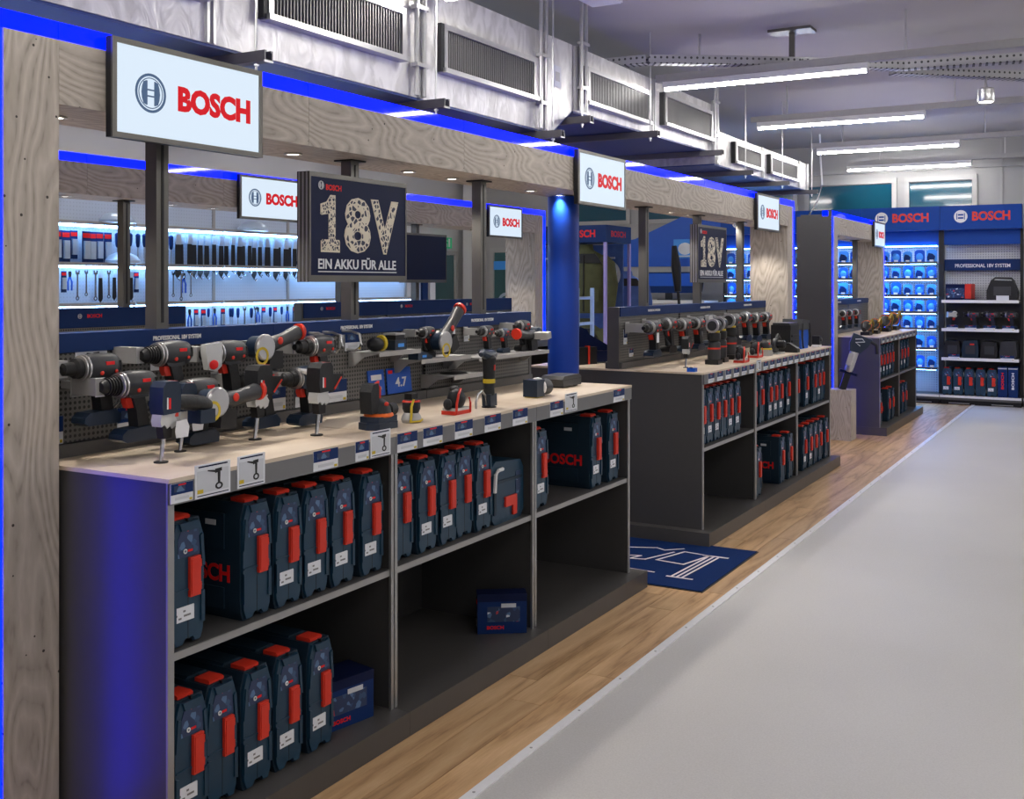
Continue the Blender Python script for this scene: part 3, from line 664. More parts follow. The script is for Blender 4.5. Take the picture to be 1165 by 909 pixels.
for i in range(9):
    tagcard((XR2, 11.14+i*.22, .91), .1, .05, 0, 'small price tag on the farthest counter rail, %s from the left' % ordn(i), 'price tags on the farthest counter', 'tag')
XP = XC+.04
pegc = [('card', 2.153, .112, .092, 1.222, 'behind the leftmost drills'), ('tag', 2.02, .07, .08, 1.04, 'low at the left pillar'), ('tag', 2.294, .094, .082, 1.04, 'beside the low ribbed-chuck drill'), ('tag', 2.415, .08, .066, 1.226, 'right of the upper hammer drill'), ('tag', 2.687, .074, .072, 1.214, 'between the guarded and the angled tool'),
        ('tag', 3.23, .05, .05, 1.231, 'beside the empty hook'), ('tag', 3.39, .1, .074, 1.235, 'left of the small steel shelf'), ('tag', 2.955, .085, .1, 1.043, 'below the white-bladed tool'), ('tag', 3.095, .088, .09, 1.043, 'right of the white-bladed tool'), ('tag', 3.28, .14, .085, 1.043, 'behind the right pin-mounted tool'),
        ('card', 4.072, .12, .096, 1.221, 'above the lower steel shelves'), ('tag', 4.232, .046, .074, 1.232, 'above the long steel shelf')]
for s, y, W, H, z, lb in pegc: tagcard((XP, y, z), W, H, 0, '%s on the nearest pegboard %s' % ('white card with drawing' if s == 'card' else 'blue and white tag', lb), 'tags on the nearest pegboard', s)
for i, (y, wd) in enumerate(((3.533, .106), (3.69, .17))):
    t = thing('promo_board', ['small blue promo board with white strip under the shelf', 'wide blue promo board with pale numerals under the shelf'][i], 'sign', (XP+.012, y, 1.043), (0, R(-6), 0))
    O('board', bx('board', 'blue', (.004, wd, .105), .001), t, (.0, 0, .0525))
    if i: text('4.7', 'card_white', t, (.0026, .01, .045), MX, .04, .08, .02); O('badge', bx('badge', 'logo_red', (.001, .03, .014)), t, (.0026, -.06, .09))
    else: O('strip', bx('strip', 'card_white', (.001, .07, .022)), t, (.0026, 0, .075)); O('strip', bx('strip', 'card_grey', (.001, .06, .012)), t, (.0026, 0, .03))
for i, y in enumerate((6.04, 6.13, 6.5)):
    tagcard((XP, y, 1.05 if i else 1.13), .06 if i else .05, .05 if i else .09, 0, 'pale tag on the middle pegboard, %s from the left' % ordn(i), 'tags on the middle pegboard', 'tag')
# ---------------------------------------------------------------- power tools
def drill(kind='ribs', body='tool_grey'):
    P = []
    hs = B().lathe([(-.088, .012), (-.085, .022), (-.074, .03), (-.05, .0335), (-.01, .0345), (.012, .033), (.024, .029)], 'x', n=22, sy=1.08).add(B().prism([(.018, -.012), (-.05, -.01), (-.052, -.034), (-.004, -.036), (.012, -.03)], -.024, .024).bev(.008, 3))
    P.append(('housing', hs.mesh('housing', body), None, None))
    hd = B().prism([(.0, -.02), (-.042, -.024), (-.052, -.07), (-.062, -.118), (-.022, -.118), (-.016, -.07)], -.0185, .0185).bev(.012, 3)
    P.append(('handle', hd.mesh('handle', 'rubber'), None, None))
    bt = B().prism([(.036, -.128), (.02, -.116), (-.06, -.112), (-.078, -.128), (-.074, -.15), (.024, -.15), (.038, -.142)], -.027, .027).bev(.009, 3)
    P.append(('battery', bt.mesh('battery', 'tool_navy' if kind != 'impact' else 'black'), None, None))
    if kind == 'ribs': pr = [(.02, .027)]+[(.026+.008*i+d, rr) for i in range(6) for d, rr in ((0, .028-.001*i), (.004, .028-.001*i), (.0045, .024-.001*i), (.0075, .024-.001*i))]+[(.078, .017), (.086, .012)]
    elif kind == 'key': pr = [(.02, .025), (.03, .027), (.055, .026), (.058, .022), (.062, .024), (.082, .021), (.09, .012), (.1, .01)]
    elif kind == 'impact': pr = [(.02, .03), (.04, .028), (.06, .02), (.068, .012), (.09, .01)]
    else: pr = [(.02, .028), (.05, .026), (.056, .018), (.085, .016), (.09, .008)]
    P.append(('chuck', B().lathe(pr, 'x', n=18).mesh('chuck', 'black'), None, 'black chuck'))
    P.append(('collar', B().lathe([(.018, .031), (.02, .035), (.025, .035), (.026, .031)], 'x', n=20).lathe([(.029, .029), (.03, .033), (.034, .033), (.035, .029)], 'x', n=20).mesh('collar', 'steel'), None, 'pale metal rings'))
    tg = B().prism([(.012, -.026), (-.006, -.03), (-.014, -.062), (.004, -.062), (.012, -.046)], -.01, .01).bev(.003, 1)
    P.append(('trigger', tg.mesh('trigger', 'red'), None, 'red trigger'))
    P.append(('badge', B().box(-.05, -.024, .031, .0345, .006, .015).mesh('badge', 'logo_red'), None, None))
    P.append(('button', B().lathe([(.029, .006), (.033, .006), (.034, .004)], 'y', (-.012, 0, -.014), 10).mesh('button', 'red'), None, None))
    P.append(('button', B().lathe([(.029, .005), (.033, .005), (.034, .003)], 'y', (-.058, 0, -.012), 10).mesh('button', 'red'), None, None))
    P.append(('vent', B().box(-.075, -.07, .022, .031, -.01, .016).mesh('vent', 'black'), None, None))
    P.append(('hanger', B().box(.066, .098, -.096, -.004, -.022, .022).box(.05, .1, -.099, -.096, -.03, .03).mesh('hanger', 'steel_dull'), None, 'grey mounting bracket'))
    if kind == 'guard':
        g = B().prism([(.035, .034), (.098, .03), (.1, .01), (.088, -.044), (.06, -.052), (.036, -.036)], .012, .034).bev(.006, 2)
        P.append(('guard', g.mesh('guard', 'clear_guard'), None, 'pale clear guard'))
        P.append(('guard_mark', B().ell((.07, .036, -.03), (.018, .003, .014), 10).mesh('guard_mark', 'logo_red'), len(P)-1, None))
    if kind == 'impact':
        P.append(('side_handle', B().tube([(.02, 0, -.03), (.02, 0, -.05), (.02, .02, -.11)], [.014, .011, .013], 8).mesh('side_handle', 'rubber'), None, None))
    if kind == 'loop':
        P.append(('wire_loop', B().tube([(-.07, 0, -.02), (-.1, 0, -.05), (-.09, 0, -.1), (-.06, 0, -.12)], .004, 6).mesh('wire_loop', 'steel'), None, None))
    return P
DR = {k: drill(k) for k in ('ribs', 'key', 'impact', 'guard', 'loop')}
DR['navy'] = drill('key', 'tool_navy')
def put(T, loc, label, cat='power tool', rz=-90, tilt=0, group='tools on the nearest counter', sc=1.08, name='cordless_drill', ext=0, ht=False):
    r = inst(T, name, label, cat, loc, R(rz), group, (0, R(tilt)), sc)
    if ext: O('hanger_arm', bx('hanger_arm', 'steel_dull', (.02, ext/sc, .02)), r, (.075, -.099-ext/sc/2, 0))
    if ht: O('hang_tag', bx('hang_tag', 'card_white', (.03, .001, .05)), r, (0, .038, -.05))
    return r
XT = XP + .108*1.0 + .0
put(DR['loop'], (XT, 2.062, 1.262), 'grey cordless drill hung half behind the left ply pillar', ht=True)
put(DR['ribs'], (XT+.06, 2.14, 1.21), 'cordless hammer drill with ribbed chuck hanging low on the left pegboard', ext=.06)
put(DR['ribs'], (XT, 2.335, 1.285), 'cordless hammer drill with silver rings hanging above the low ribbed one')
put(DR['guard'], (XT, 2.575, 1.275), 'cordless tool with pale clear guard over its chuck')
put(DR['loop'], (XT+.06, 2.39, 1.17), 'dark drill hidden behind the navy pin-mounted saw', ext=.06)
put(DR['key'], (XT, 2.735, 1.175), 'dark drill hanging below the angled yellow-rimmed tool')
put(DR['key'], (XT, 3.03, 1.275), 'slim grey drill with long handle left of the empty hook')
t = put(DR['navy'], (XT+.06, 2.885, 1.173), 'dark tool with white blade sheath hanging low on the pegboard', tilt=0, name='oscillating_tool', ext=.06)
O('blade_sheath', B().rings([[(.03+.02, .04+.006*math.cos(a), .03+.006*math.sin(a)) for a in [k*math.pi/3 for k in range(6)]], [(-.03, .04+.012*math.cos(a), .01+.017*math.sin(a)) for a in [k*math.pi/3 for k in range(6)]], [(-.075, .04+.009*math.cos(a), -.045+.012*math.sin(a)) for a in [k*math.pi/3 for k in range(6)]]]).mesh('blade_sheath', 'white'), t)
# angled grinder with yellow ring
def grinder():
    P = [('body', B().tube([(-.13, 0, .035), (-.12, 0, .033), (-.05, 0, .012), (0, 0, 0), (.03, 0, -.004)], [.018, .024, .021, .024, .026], 14).mesh('body', 'tool_grey'), None, None)]
    P.append(('head', B().lathe([(-.035, .02), (-.02, .034), (.02, .036), (.034, .026)], 'y', (.055, 0, -.005), 18).mesh('head', 'tool_navy'), None, None))
    P.append(('guard_ring', B().lathe([(.0, .036), (.004, .041), (.012, .041), (.016, .036)], 'y', (.055, .02, -.005), 20).mesh('guard_ring', 'steel'), None, None))
    P.append(('rim', B().add(ringm(.02, .028, 16)).rot(Matrix.Translation((.075, .037, -.03)) @ Matrix.Rotation(R(90), 4, 'X')).mesh('rim', 'yellow'), None, 'yellow ring'))
    P.append(('end_cap', B().lathe([(-.008, .027), (.004, .027)], 'x', (-.13, 0, .035), 14).mesh('end_cap', 'red'), None, 'red end cap'))
    P.append(('button', B().ell((-.02, .024, .012), (.012, .004, .012), 10).mesh('button', 'red'), None, None))
    P.append(('hanger', B().box(.0, .04, -.096, -.01, -.02, .012).mesh('hanger', 'steel_dull'), None, 'grey mounting bracket'))
    P.append(('battery', B().box(-.03, .03, -.02, .025, -.075, -.02).bev(.006, 1).mesh('battery', 'black'), None, None))
    return P
GR = grinder()
put(GR, (XT, 2.80, 1.29), 'angled grinder with yellow ring and red end cap on pegboard', name='angle_grinder', sc=1.1)
# pin-mounted saws standing on the worktop
def pinsaw(body='rubber', long=False):
    P = [('base_plate', B().lathe([(0, .021), (.004, .021), (.005, .017)], 'z', n=18).mesh('base_plate', 'black'), None, None)]
    P.append(('pin', B().tube([(0, 0, .004), (-.012, 0, .09)], .0065, 10).mesh('pin', 'chrome'), None, 'chrome pin'))
    P.append(('neck', B().prism([(-.028, .072), (.002, .07), (.008, .115), (-.03, .118)], -.014, .014).bev(.003, 1).mesh('neck', 'black'), None, None))
    sh = [(-.04, .105), (-.026, .098), (-.02, .108), (-.008, .1), (.002, .112), (.014, .106), (.018, .122), (.012, .148), (-.044, .15), (-.036, .135), (-.046, .122)]
    P.append(('shoe', B().prism(sh, -.022, .018).bev(.002, 1).mesh('shoe', 'clear_guard'), None, 'grey metal shoe'))
    P.append(('body', B().prism([(-.048, .145), (.014, .142), (.02, .17), (.016, .222), (.004, .238), (-.04, .238), (-.05, .225), (-.052, .18)], -.028, .028).bev(.013, 3).mesh('body', body), None, None))
    P.append(('front_edge', B().prism([(-.05, .16), (-.053, .18), (-.051, .22), (-.042, .236), (-.046, .238), (-.056, .225), (-.058, .18), (-.054, .158)], -.02, .02).mesh('front_edge', 'red'), None, None))
    P.append(('label_strip', B().box(-.012, -.004, .0275, .0292, .158, .19).mesh('label_strip', 'logo_red'), None, None))
    P.append(('label_strip', B().box(-.002, .003, .0275, .0292, .158, .192).mesh('label_strip', 'white'), None, None))
    if long:
        P.append(('grip', B().tube([(-.03, 0, .17), (-.07, 0, .172), (-.12, 0, .165), (-.165, 0, .155), (-.19, 0, .15)], [.026, .022, .025, .026, .017], 12).mesh('grip', 'rubber'), None, None))
        P.append(('battery', B().box(-.19, -.13, -.028, .028, .1, .142).bev(.006, 1).mesh('battery', 'tool_navy'), None, None))
        P.append(('trigger', B().box(-.06, -.045, -.008, .008, .13, .152).mesh('trigger', 'red'), None, None))
        P.append(('warning_tag', B().prism([(-.075, .07), (-.03, .07), (-.026, .09), (-.03, .12), (-.07, .122), (-.08, .1)], .03, .032).mesh('warning_tag', 'card_white'), None, 'white hang tag'))
    else:
        P.append(('grip', B().prism([(-.048, .2), (-.11, .196), (-.112, .188), (-.06, .14), (-.046, .14)], -.022, .022).bev(.007, 2).mesh('grip', 'rubber'), None, None))
        P.append(('grip_trim', B().tube([(-.1, .0225, .186), (-.062, .0235, .148)], .003, 6).mesh('grip_trim', 'red'), None, None))
    return P
PS, PL = pinsaw(), pinsaw('tool_navy', True)
put(PL, (-2.345, 2.131, 1.0), 'navy pin-mounted saw with long grip and hang tag, front left', name='display_saw', sc=.95)
put(PL, (-2.45, 2.30, 1.0), 'navy pin-mounted saw partly hidden behind the front left one', name='display_saw', sc=.85)
put(PS, (-2.427, 2.592, 1.0), 'black pin-mounted jigsaw standing in the middle of the left worktop', name='display_jigsaw', sc=1.0)
put(PS, (-2.321, 2.767, 1.0), 'black pin-mounted jigsaw standing rightmost near the front edge', name='display_jigsaw', sc=1.0)
# horizontal arm tool lying between the pin saws
put(GR, (-2.41, 2.44, 1.14), 'dark bar-shaped tool bridging the pin-mounted saws', name='bar_tool', sc=1.1, tilt=-8)
# sanders
def sander(base, ring, top, tall):
    P = [('base_pad', B().prism([(-.06, -.035), (-.055, -.045), (.05, -.045), (.065, 0), (.05, .045), (-.055, .045), (-.06, .035)], 0, .024, 'z').bev(.005, 2).mesh('base_pad', base), None, None)]
    P.append(('pad_layer', B().prism([(-.058, -.04), (.048, -.04), (.06, 0), (.048, .04), (-.058, .04)], .022, .044, 'z').bev(.006, 2).mesh('pad_layer', base), None, None))
    P.append(('trim_ring', B().lathe([(.040, .045), (.044, .052), (.052, .05), (.056, .042)], 'z', (-.005, 0, 0), 20).mesh('trim_ring', ring), None, None))
    P.append(('dome', B().lathe([(.05, .046), (.07, .042), (.09, .032), (.102, .016), (.104, .004)], 'z', (-.005, 0, 0), 18).mesh('dome', top), None, None))
    P.append(('side_motor', B().lathe([(-.02, .012), (-.015, .022), (.018, .022), (.022, .014)], 'x', (-.06, .012, .062), 14).mesh('side_motor', 'black'), None, None))
    P.append(('red_mark', B().ell((-.004, .034, .085), (.012, .006, .008), 8).mesh('red_mark', 'red'), None, None))
    if tall:
        P.append(('dust_box', B().prism([(.02, .06), (.06, .055), (.064, .13), (.05, .155), (.024, .158), (.018, .14)], -.03, .02).bev(.008, 2).mesh('dust_box', 'rubber'), None, None))
        P.append(('handle', B().tube([(.02, 0, .15), (.0, 0, .158), (-.008, 0, .14), (-.006, 0, .1)], .007, 8).mesh('handle', 'red'), None, None))
    return P
S1, S2 = sander('tool_navy', 'orange', 'rubber', True), sander('steel_dull', 'yellow', 'rubber', False)
put(S1, (-2.25, 3.005, 1.0), 'navy orbital sander with orange ring on the middle worktop', name='orbital_sander', sc=1.0)
def palm():
    P = [('base', B().lathe([(0, .036), (.012, .04), (.024, .036), (.036, .028)], 'z', n=20, sy=.9).mesh('base', 'steel_dull'), None, None)]
    P.append(('body', B().lathe([(.034, .026), (.05, .033), (.07, .033), (.082, .026), (.086, .012)], 'z', n=18).mesh('body', 'rubber'), None, None))
    P.append(('side_frame', B().tube([(.036, .022, .004), (.034, .024, .03), (.03, .022, .06), (.022, .026, .086)], .0045, 8).tube([(.036, .022, .006), (.0, .038, .006), (-.02, .034, .01)], .004, 6).mesh('side_frame', 'yellow'), None, 'yellow side frame'))
    P.append(('top_block', B().box(-.018, .02, -.016, .016, .084, .104).bev(.005, 1).mesh('top_block', 'black'), None, None))
    P.append(('red_mark', B().lathe([(.074, .034), (.08, .03)], 'z', n=16).mesh('red_mark', 'red'), None, None))
    return P
put(palm(), (-2.245, 3.198, 1.0), 'small palm sander with yellow trim beside the orange-ringed sander', name='palm_sander', sc=1.0)
def planer():
    P = [('sole', B().box(-.055, .055, -.032, .032, 0, .014).bev(.004, 1).mesh('sole', 'red'), None, 'red sole')]
    P.append(('plate', B().box(-.05, .05, -.03, .03, .014, .024).mesh('plate', 'clear_guard'), None, None))
    P.append(('dome', B().ell((.0, 0, .055), (.042, .034, .04), 14).mesh('dome', 'rubber'), None, None))
    P.append(('frame', B().tube([(.05, .033, .004), (.048, .033, .04), (.03, .03, .078), (.0, .02, .095)], .005, 8).tube([(-.05, .033, .004), (-.05, .033, .04), (-.044, .03, .06)], .004, 8).mesh('frame', 'red'), None, None))
    P.append(('knob', B().ell((.06, 0, .04), (.018, .018, .022), 10).mesh('knob', 'black'), None, None))
    P.append(('knob', B().ell((-.02, -.02, .09), (.022, .02, .014), 10).mesh('knob', 'black'), None, None))
    return P
put(planer(), (-2.247, 3.5, 1.0), 'red framed hand planer with black dome on the worktop', name='hand_planer', sc=1.0)
# multitool column with hoop
t = thing('multi_tool', 'tall upright multi-tool with yellow label and looped handle', 'power tool', (-2.245, 3.741, 1.0), (0, 0, R(-90)), 'tools on the nearest counter')
O('base_plate', B().lathe([(0, .03), (.004, .03), (.006, .024)], 'z', n=18).mesh('base_plate', 'black'), t)
O('foot', B().prism([(-.03, .006), (.02, .006), (.024, .055), (-.028, .055)], -.02, .02).bev(.004, 1).mesh('foot', 'tool_navy'), t)
O('column', B().lathe([(.05, .024), (.075, .022), (.11, .024), (.17, .026), (.2, .03), (.212, .02)], 'z', n=16).mesh('column', 'rubber'), t)
O('yellow_label', B().lathe([(.098, .0255), (.115, .0255)], 'z', n=16).mesh('yellow_label', 'yellow'), t)
O('head', B().tube([(-.045, 0, .205), (-.03, 0, .212), (.02, 0, .21), (.05, 0, .222), (.065, 0, .215)], [.012, .018, .02, .013, .01], 10).mesh('head', 'tool_navy'), t)
O('switch', B().box(-.004, .004, .024, .028, .15, .172).mesh('switch', 'red'), t)
O('hoop', B().tube([(.02, 0, .01), (.03, 0, .05), (.055, 0, .07), (.085, 0, .06), (.1, 0, .03), (.1, 0, .004)], .0045, 8).mesh('hoop', 'steel'), t)
t = thing('compact_blower', 'navy and grey compact blower with white rim near the right end', 'power tool', (-2.27, 4.2, 1.0), (0, 0, R(-90)), 'tools on the nearest counter')
O('housing', B().box(-.0, .07, -.035, .035, .004, .078).bev(.014, 3).mesh('housing', 'tool_navy'), t)
O('white_rim', B().lathe([(-.008, .04), (-.004, .043), (.004, .043), (.008, .038)], 'x', (.0, 0, .042), 16).mesh('white_rim', 'white'), t)
O('nozzle', B().lathe([(-.085, .03), (-.08, .036), (-.03, .036), (0, .03)], 'x', (0, 0, .038), 16).mesh('nozzle', 'tool_grey'), t)
O('foot', B().box(.005, .065, -.03, .03, 0, .006).mesh('foot', 'yellow'), t)
t = thing('flat_charger', 'flat grey charger case lying at the right end of the nearest worktop', 'charger', (-2.4, 4.68, 1.0), (0, 0, R(-90)), 'tools on the nearest counter')
O('body', B().prism([(-.1, .006), (.09, .006), (.1, .04), (.08, .056), (-.08, .058), (-.1, .046)], -.06, .06).bev(.008, 2).mesh('body', 'tool_grey'), t)
O('feet', B().box(-.08, -.06, -.05, .05, 0, .008).box(.06, .08, -.05, .05, 0, .008).mesh('feet', 'black'), t)
O('handle', B().tube([(-.1, 0, .03), (-.13, 0, .028), (-.15, .02, .028)], .01, 8).mesh('handle', 'rubber'), t)
O('lid_line', B().box(-.101, .1, -.061, .061, .036, .039).mesh('lid_line', 'black'), t)
# steel bracket shelves on the right half of the pegboard
def bshelf(y0, y1, z, label, depth=.15):
    t = thing('bracket_shelf', label, 'shelf', (XP, (y0+y1)/2, z), group='bracket shelves on the nearest pegboard'); L = y1-y0
    PB('plate', 'steel_dull', 0, depth, -L/2, L/2, -.004, 0, t); PB('front_lip', 'steel_dull', depth, depth+.003, -L/2, L/2, -.016, .002, t)
    bm_ = B().prism([(0, -.004), (depth, -.004), (depth*.5, -.02), (depth*.2, -.055), (0, -.06)], -.002, .002).mesh('bracket', 'steel_dull')
    for y in (-L/2+.003, L/2-.003): O('bracket', bm_, t, (0, y, 0))
    return t
bshelf(3.36, 3.64, 1.232, 'small steel bracket shelf, highest and leftmost on the nearest pegboard')
bshelf(3.66, 4.04, 1.185, 'steel bracket shelf in the middle of the nearest pegboard', .14)
bshelf(4.08, 4.74, 1.17, 'long steel bracket shelf at the right end of the nearest pegboard', .16)
bshelf(3.86, 4.12, 1.105, 'low steel bracket shelf with round seat behind the planer', .17)
O('seat_ring', B().lathe([(0, .06), (.003, .06), (.004, .05)], 'z', n=24).mesh('seat_ring', 'black'), bpy.data.objects['bracket_shelf.003'], (.085, 0, 0))
XS = XP+.08
t = thing('dust_cup', 'black domed dust cup with yellow rim on the highest bracket shelf', 'accessory', (XS, 3.44, 1.232), group='tools on the nearest counter')
O('dome', B().ell((0, -.01, .028), (.03, .045, .028), 14).mesh('dome', 'black'), t); O('rim', B().lathe([(.0, .03), (.008, .033), (.012, .03)], 'y', (0, .02, .031), 18, ).mesh('rim', 'yellow'), t)
t = thing('battery_stand', 'navy battery stack on the right of the highest bracket shelf', 'battery', (XS, 3.56, 1.232), group='tools on the nearest counter')
O('pack', B().box(-.03, .03, -.04, .04, 0, .04).bev(.006, 1).mesh('pack', 'tool_navy'), t); O('contact_block', B().box(-.025, .025, -.03, .03, .04, .06).bev(.003, 1).mesh('contact_block', 'black'), t); O('top_plate', B().box(-.03, .03, -.038, .03, .06, .068).mesh('top_plate', 'steel_dull'), t); O('label_strip', B().box(.03, .0312, -.02, .02, .012, .026).mesh('label_strip', 'blue_light'), t)
put(GR, (XS+.03, 3.89, 1.285), 'black and red tilted grinder on the middle bracket shelf', name='angle_grinder', tilt=28, sc=1.1)
t = put(DR['impact'], (XS-.01, 3.79, 1.185+.152*.7), 'compact navy driver standing on the middle bracket shelf', name='cordless_driver', sc=.7)
t = thing('battery_pack', 'navy wedge battery pack lying at the left end of the middle bracket shelf', 'battery', (XS+.02, 3.71, 1.185), group='tools on the nearest counter')
O('pack', B().prism([(-.05, 0), (.05, 0), (.06, .01), (.0, .032), (-.05, .03)], -.025, .025, 'x').bev(.005, 1).mesh('pack', 'tool_navy'), t); O('latch', B().box(.02, .026, -.02, .01, .008, .018).mesh('latch', 'blue_light'), t)
put(DR['key'], (XS, 4.26, 1.17+.152*.72), 'small dark drill at the left of the long bracket shelf', name='cordless_drill', sc=.72)
put(DR['navy'], (XS, 4.42, 1.17+.152*.62), 'small navy driver second on the long bracket shelf', name='cordless_driver', sc=.62)
t = put(DR['impact'], (XS, 4.6, 1.17+.152*.8), 'pale-nosed cutter with red guard on the long bracket shelf', name='cordless_cutter', sc=.8)
put(GR, (XS+.02, 4.66, 1.245), 'grey barrel polisher with yellow rim overhanging the shelf end', name='barrel_polisher', sc=1.0, rz=90, tilt=-10)
# hooks
hkm = B().tube([(0, 0, .03), (.05, 0, .03), (.09, 0, .02), (.1, 0, -.02), (.07, 0, -.045), (.03, 0, -.04)], .005, 8).mesh('wire', 'steel')
for y, lb in ((3.12, 'left'), (3.2, 'middle'), (3.315, 'right')):
    t = thing('tool_hook', 'empty steel hook on the nearest pegboard, %s of three' % lb, 'hook', (XP, y, 1.285), group='empty hooks'); O('wire', hkm, t); O('back_plate', bx('back_plate', 'steel', (.004, .03, .07)), t, (.002, 0, .0))
# tools hanging on the middle counter board
for i in range(10):
    k = ['key', 'impact', 'key', 'loop', 'guard', 'key', 'impact', 'navy', 'key', 'loop'][i]
    put(DR[k], (XT+.018, 6.14+.262*i, 1.23+(.012 if i % 3 == 1 else 0)), 'cordless tool hanging on the middle pegboard, %s from the left' % ordn(i), group='tools on the middle counter', sc=1.2, ht=i in (0, 4))
for i in range(9):
    k = ['ribs', 'key', 'impact', 'loop', 'navy', 'key', 'impact', 'ribs', 'key'][i]
    put(DR[k], (-5.16+.04+.108, 6.14+.3*i, 1.2), 'dark cordless tool on the rear row pegboard, %s from the left' % ordn(i), group='tools on the rear row')
for i in range(3):
    put(DR['key'], (XT, 11.3+.3*i, 1.19), 'cordless tool hanging on the farthest pegboard, %s from the left' % ordn(i), group='tools on the farthest counter')
# upright work lamps and others on the middle worktop
def tower():
    P = [('base', B().prism([(-.05, -.04), (.05, -.045), (.06, 0), (.05, .045), (-.05, .04)], 0, .03, 'z').bev(.006, 2).mesh('base', 'black'), None, None)]
    P.append(('lower_body', B().lathe([(.03, .04), (.06, .042), (.14, .04), (.15, .03)], 'z', n=16).mesh('lower_body', 'tool_grey'), None, None))
    P.append(('red_band', B().lathe([(.098, .0425), (.108, .0425)], 'z', n=16).mesh('red_band', 'red'), None, None))
    P.append(('upper_body', B().lathe([(.15, .034), (.16, .042), (.2, .042), (.21, .03)], 'z', n=16).mesh('upper_body', 'black'), None, None))
    P.append(('yellow_band', B().lathe([(.206, .036), (.216, .036)], 'z', n=16).mesh('yellow_band', 'yellow'), None, None))
    P.append(('head', B().lathe([(-.05, .03), (-.04, .04), (.03, .042), (.045, .03)], 'x', (0, 0, .25), 16).mesh('head', 'rubber'), None, None))
    P.append(('head_ring', B().lathe([(.03, .043), (.034, .047), (.042, .045)], 'x', (0, 0, .25), 18).mesh('head_ring', 'steel'), None, None))
    return P
TW = tower()
GM = 'tools on the middle counter'
put(TW, (-2.3, 6.62, .985), 'black tower tool with red and yellow bands at the front of the middle counter', name='tower_tool', sc=.98, group=GM)
put(TW, (-2.33, 6.83, .985), 'black tower tool with bands standing second on the middle counter', name='tower_tool', sc=1.0, group=GM)
put(TW, (-2.36, 7.12, .985), 'black tower tool with bands standing third on the middle counter', name='tower_tool', sc=1.05, group=GM)
put(PS, (-2.354, 6.256, .985), 'black pin-mounted tool beside the blue puck at the counter corner', name='display_jigsaw', sc=.8, group=GM)
t = thing('battery_pack', 'small blue battery block on the near corner of the middle worktop', 'battery', (-2.215, 5.99, .985), group=GM)
O('pack', B().box(-.025, .025, -.02, .02, 0, .022).bev(.004, 1).mesh('pack', 'blue'), t); O('latch', B().box(-.01, .01, -.021, .0, .022, .026).mesh('latch', 'navy'), t)
put(planer(), (-2.2, 6.86, .985), 'dark hand planer lying in front of the tower tools', name='hand_planer', sc=1.05, group=GM)
put(planer(), (-2.26, 7.36, .985), 'red soled planer near the middle of the middle worktop', name='hand_planer', sc=1.1, group=GM)
put(S2, (-2.26, 7.58, .985), 'grey sander with yellow ring on the middle worktop', name='orbital_sander', sc=1.0, group=GM)
def sole_saw():
    P = [('shoe', B().prism([(-.09, 0), (.09, 0), (.1, .008), (-.09, .012)], -.045, .045).mesh('shoe', 'clear_guard'), None, None)]
    P.append(('blade_guard', B().lathe([(-.012, .05), (-.01, .055), (.01, .055), (.012, .05)], 'y', (.0, 0, .058), 20).mesh('blade_guard', 'tool_grey'), None, None))
    P.append(('motor', B().lathe([(0, .03), (.06, .032), (.07, .022)], 'y', (-.01, 0, .07), 14).mesh('motor', 'black'), None, None))
    P.append(('grip', B().tube([(-.02, 0, .1), (-.06, 0, .13), (-.1, 0, .1), (-.11, 0, .05)], [.014, .016, .016, .018], 10).mesh('grip', 'rubber'), None, None))
    return P
SS = sole_saw()
put(SS, (-2.25, 7.82, .985), 'circular saw with pale shoe on the middle worktop', name='circular_saw', sc=1.0, group=GM)
t = thing('jobsite_radio', 'black ribbed jobsite box left of the blue shoulder bag', 'radio', (-2.28, 8.2, .985), group=GM)
O('body', B().box(-.08, .07, -.12, .12, 0, .2).bev(.012, 2).mesh('body', 'black'), t)
O('rib', B().box(.07, .078, -.1, .1, .03, .045).box(.07, .078, -.1, .1, .07, .085).box(.07, .078, -.1, .1, .11, .125).box(-.07, .07, -.126, -.12, .04, .16).mesh('rib', 'rubber'), t)
O('collar', B().box(-.07, .06, -.11, .11, .2, .215).bev(.004, 1).mesh('collar', 'tool_grey'), t)
O('foot', B().prism([(-.02, 0), (.14, 0), (.14, .03), (.08, .07), (.05, .07)], -.2, -.12, 'y').bev(.006, 1).mesh('foot', 'rubber'), t)
t = thing('shoulder_bag', 'blue shoulder bag with black flap on the middle worktop', 'bag', (-2.3, 8.56, .985), group=GM)
O('body', B().prism([(-.1, 0), (.1, 0), (.12, .1), (.09, .19), (-.08, .2), (-.12, .1)], -.07, .07, 'x').bev(.012, 2).mesh('body', 'blue'), t)
O('flap', B().prism([(-.115, .15), (.115, .15), (.12, .22), (-.09, .235)], -.08, .08, 'x').bev(.01, 2).mesh('flap', 'tool_grey'), t)
O('strap', B().tube([(.08, -.1, .2), (.085, -.13, .1), (.085, -.1, .01)], .008, 6).tube([(.08, .1, .2), (.085, .12, .1), (.085, .11, .01)], .008, 6).mesh('strap', 'black'), t)
t = thing('camera_module', 'small black device on a white block at the right of the middle worktop', 'device', (-2.2, 8.82, .985), group=GM)
O('stand', B().box(-.03, .03, -.035, .035, 0, .02).mesh('stand', 'white'), t); O('body', B().box(-.03, .03, -.03, .03, .02, .09).bev(.006, 1).mesh('body', 'black'), t); O('lens', B().lathe([(0, .016), (.012, .014)], 'x', (.03, 0, .06), 12).mesh('lens', 'tool_grey'), t)
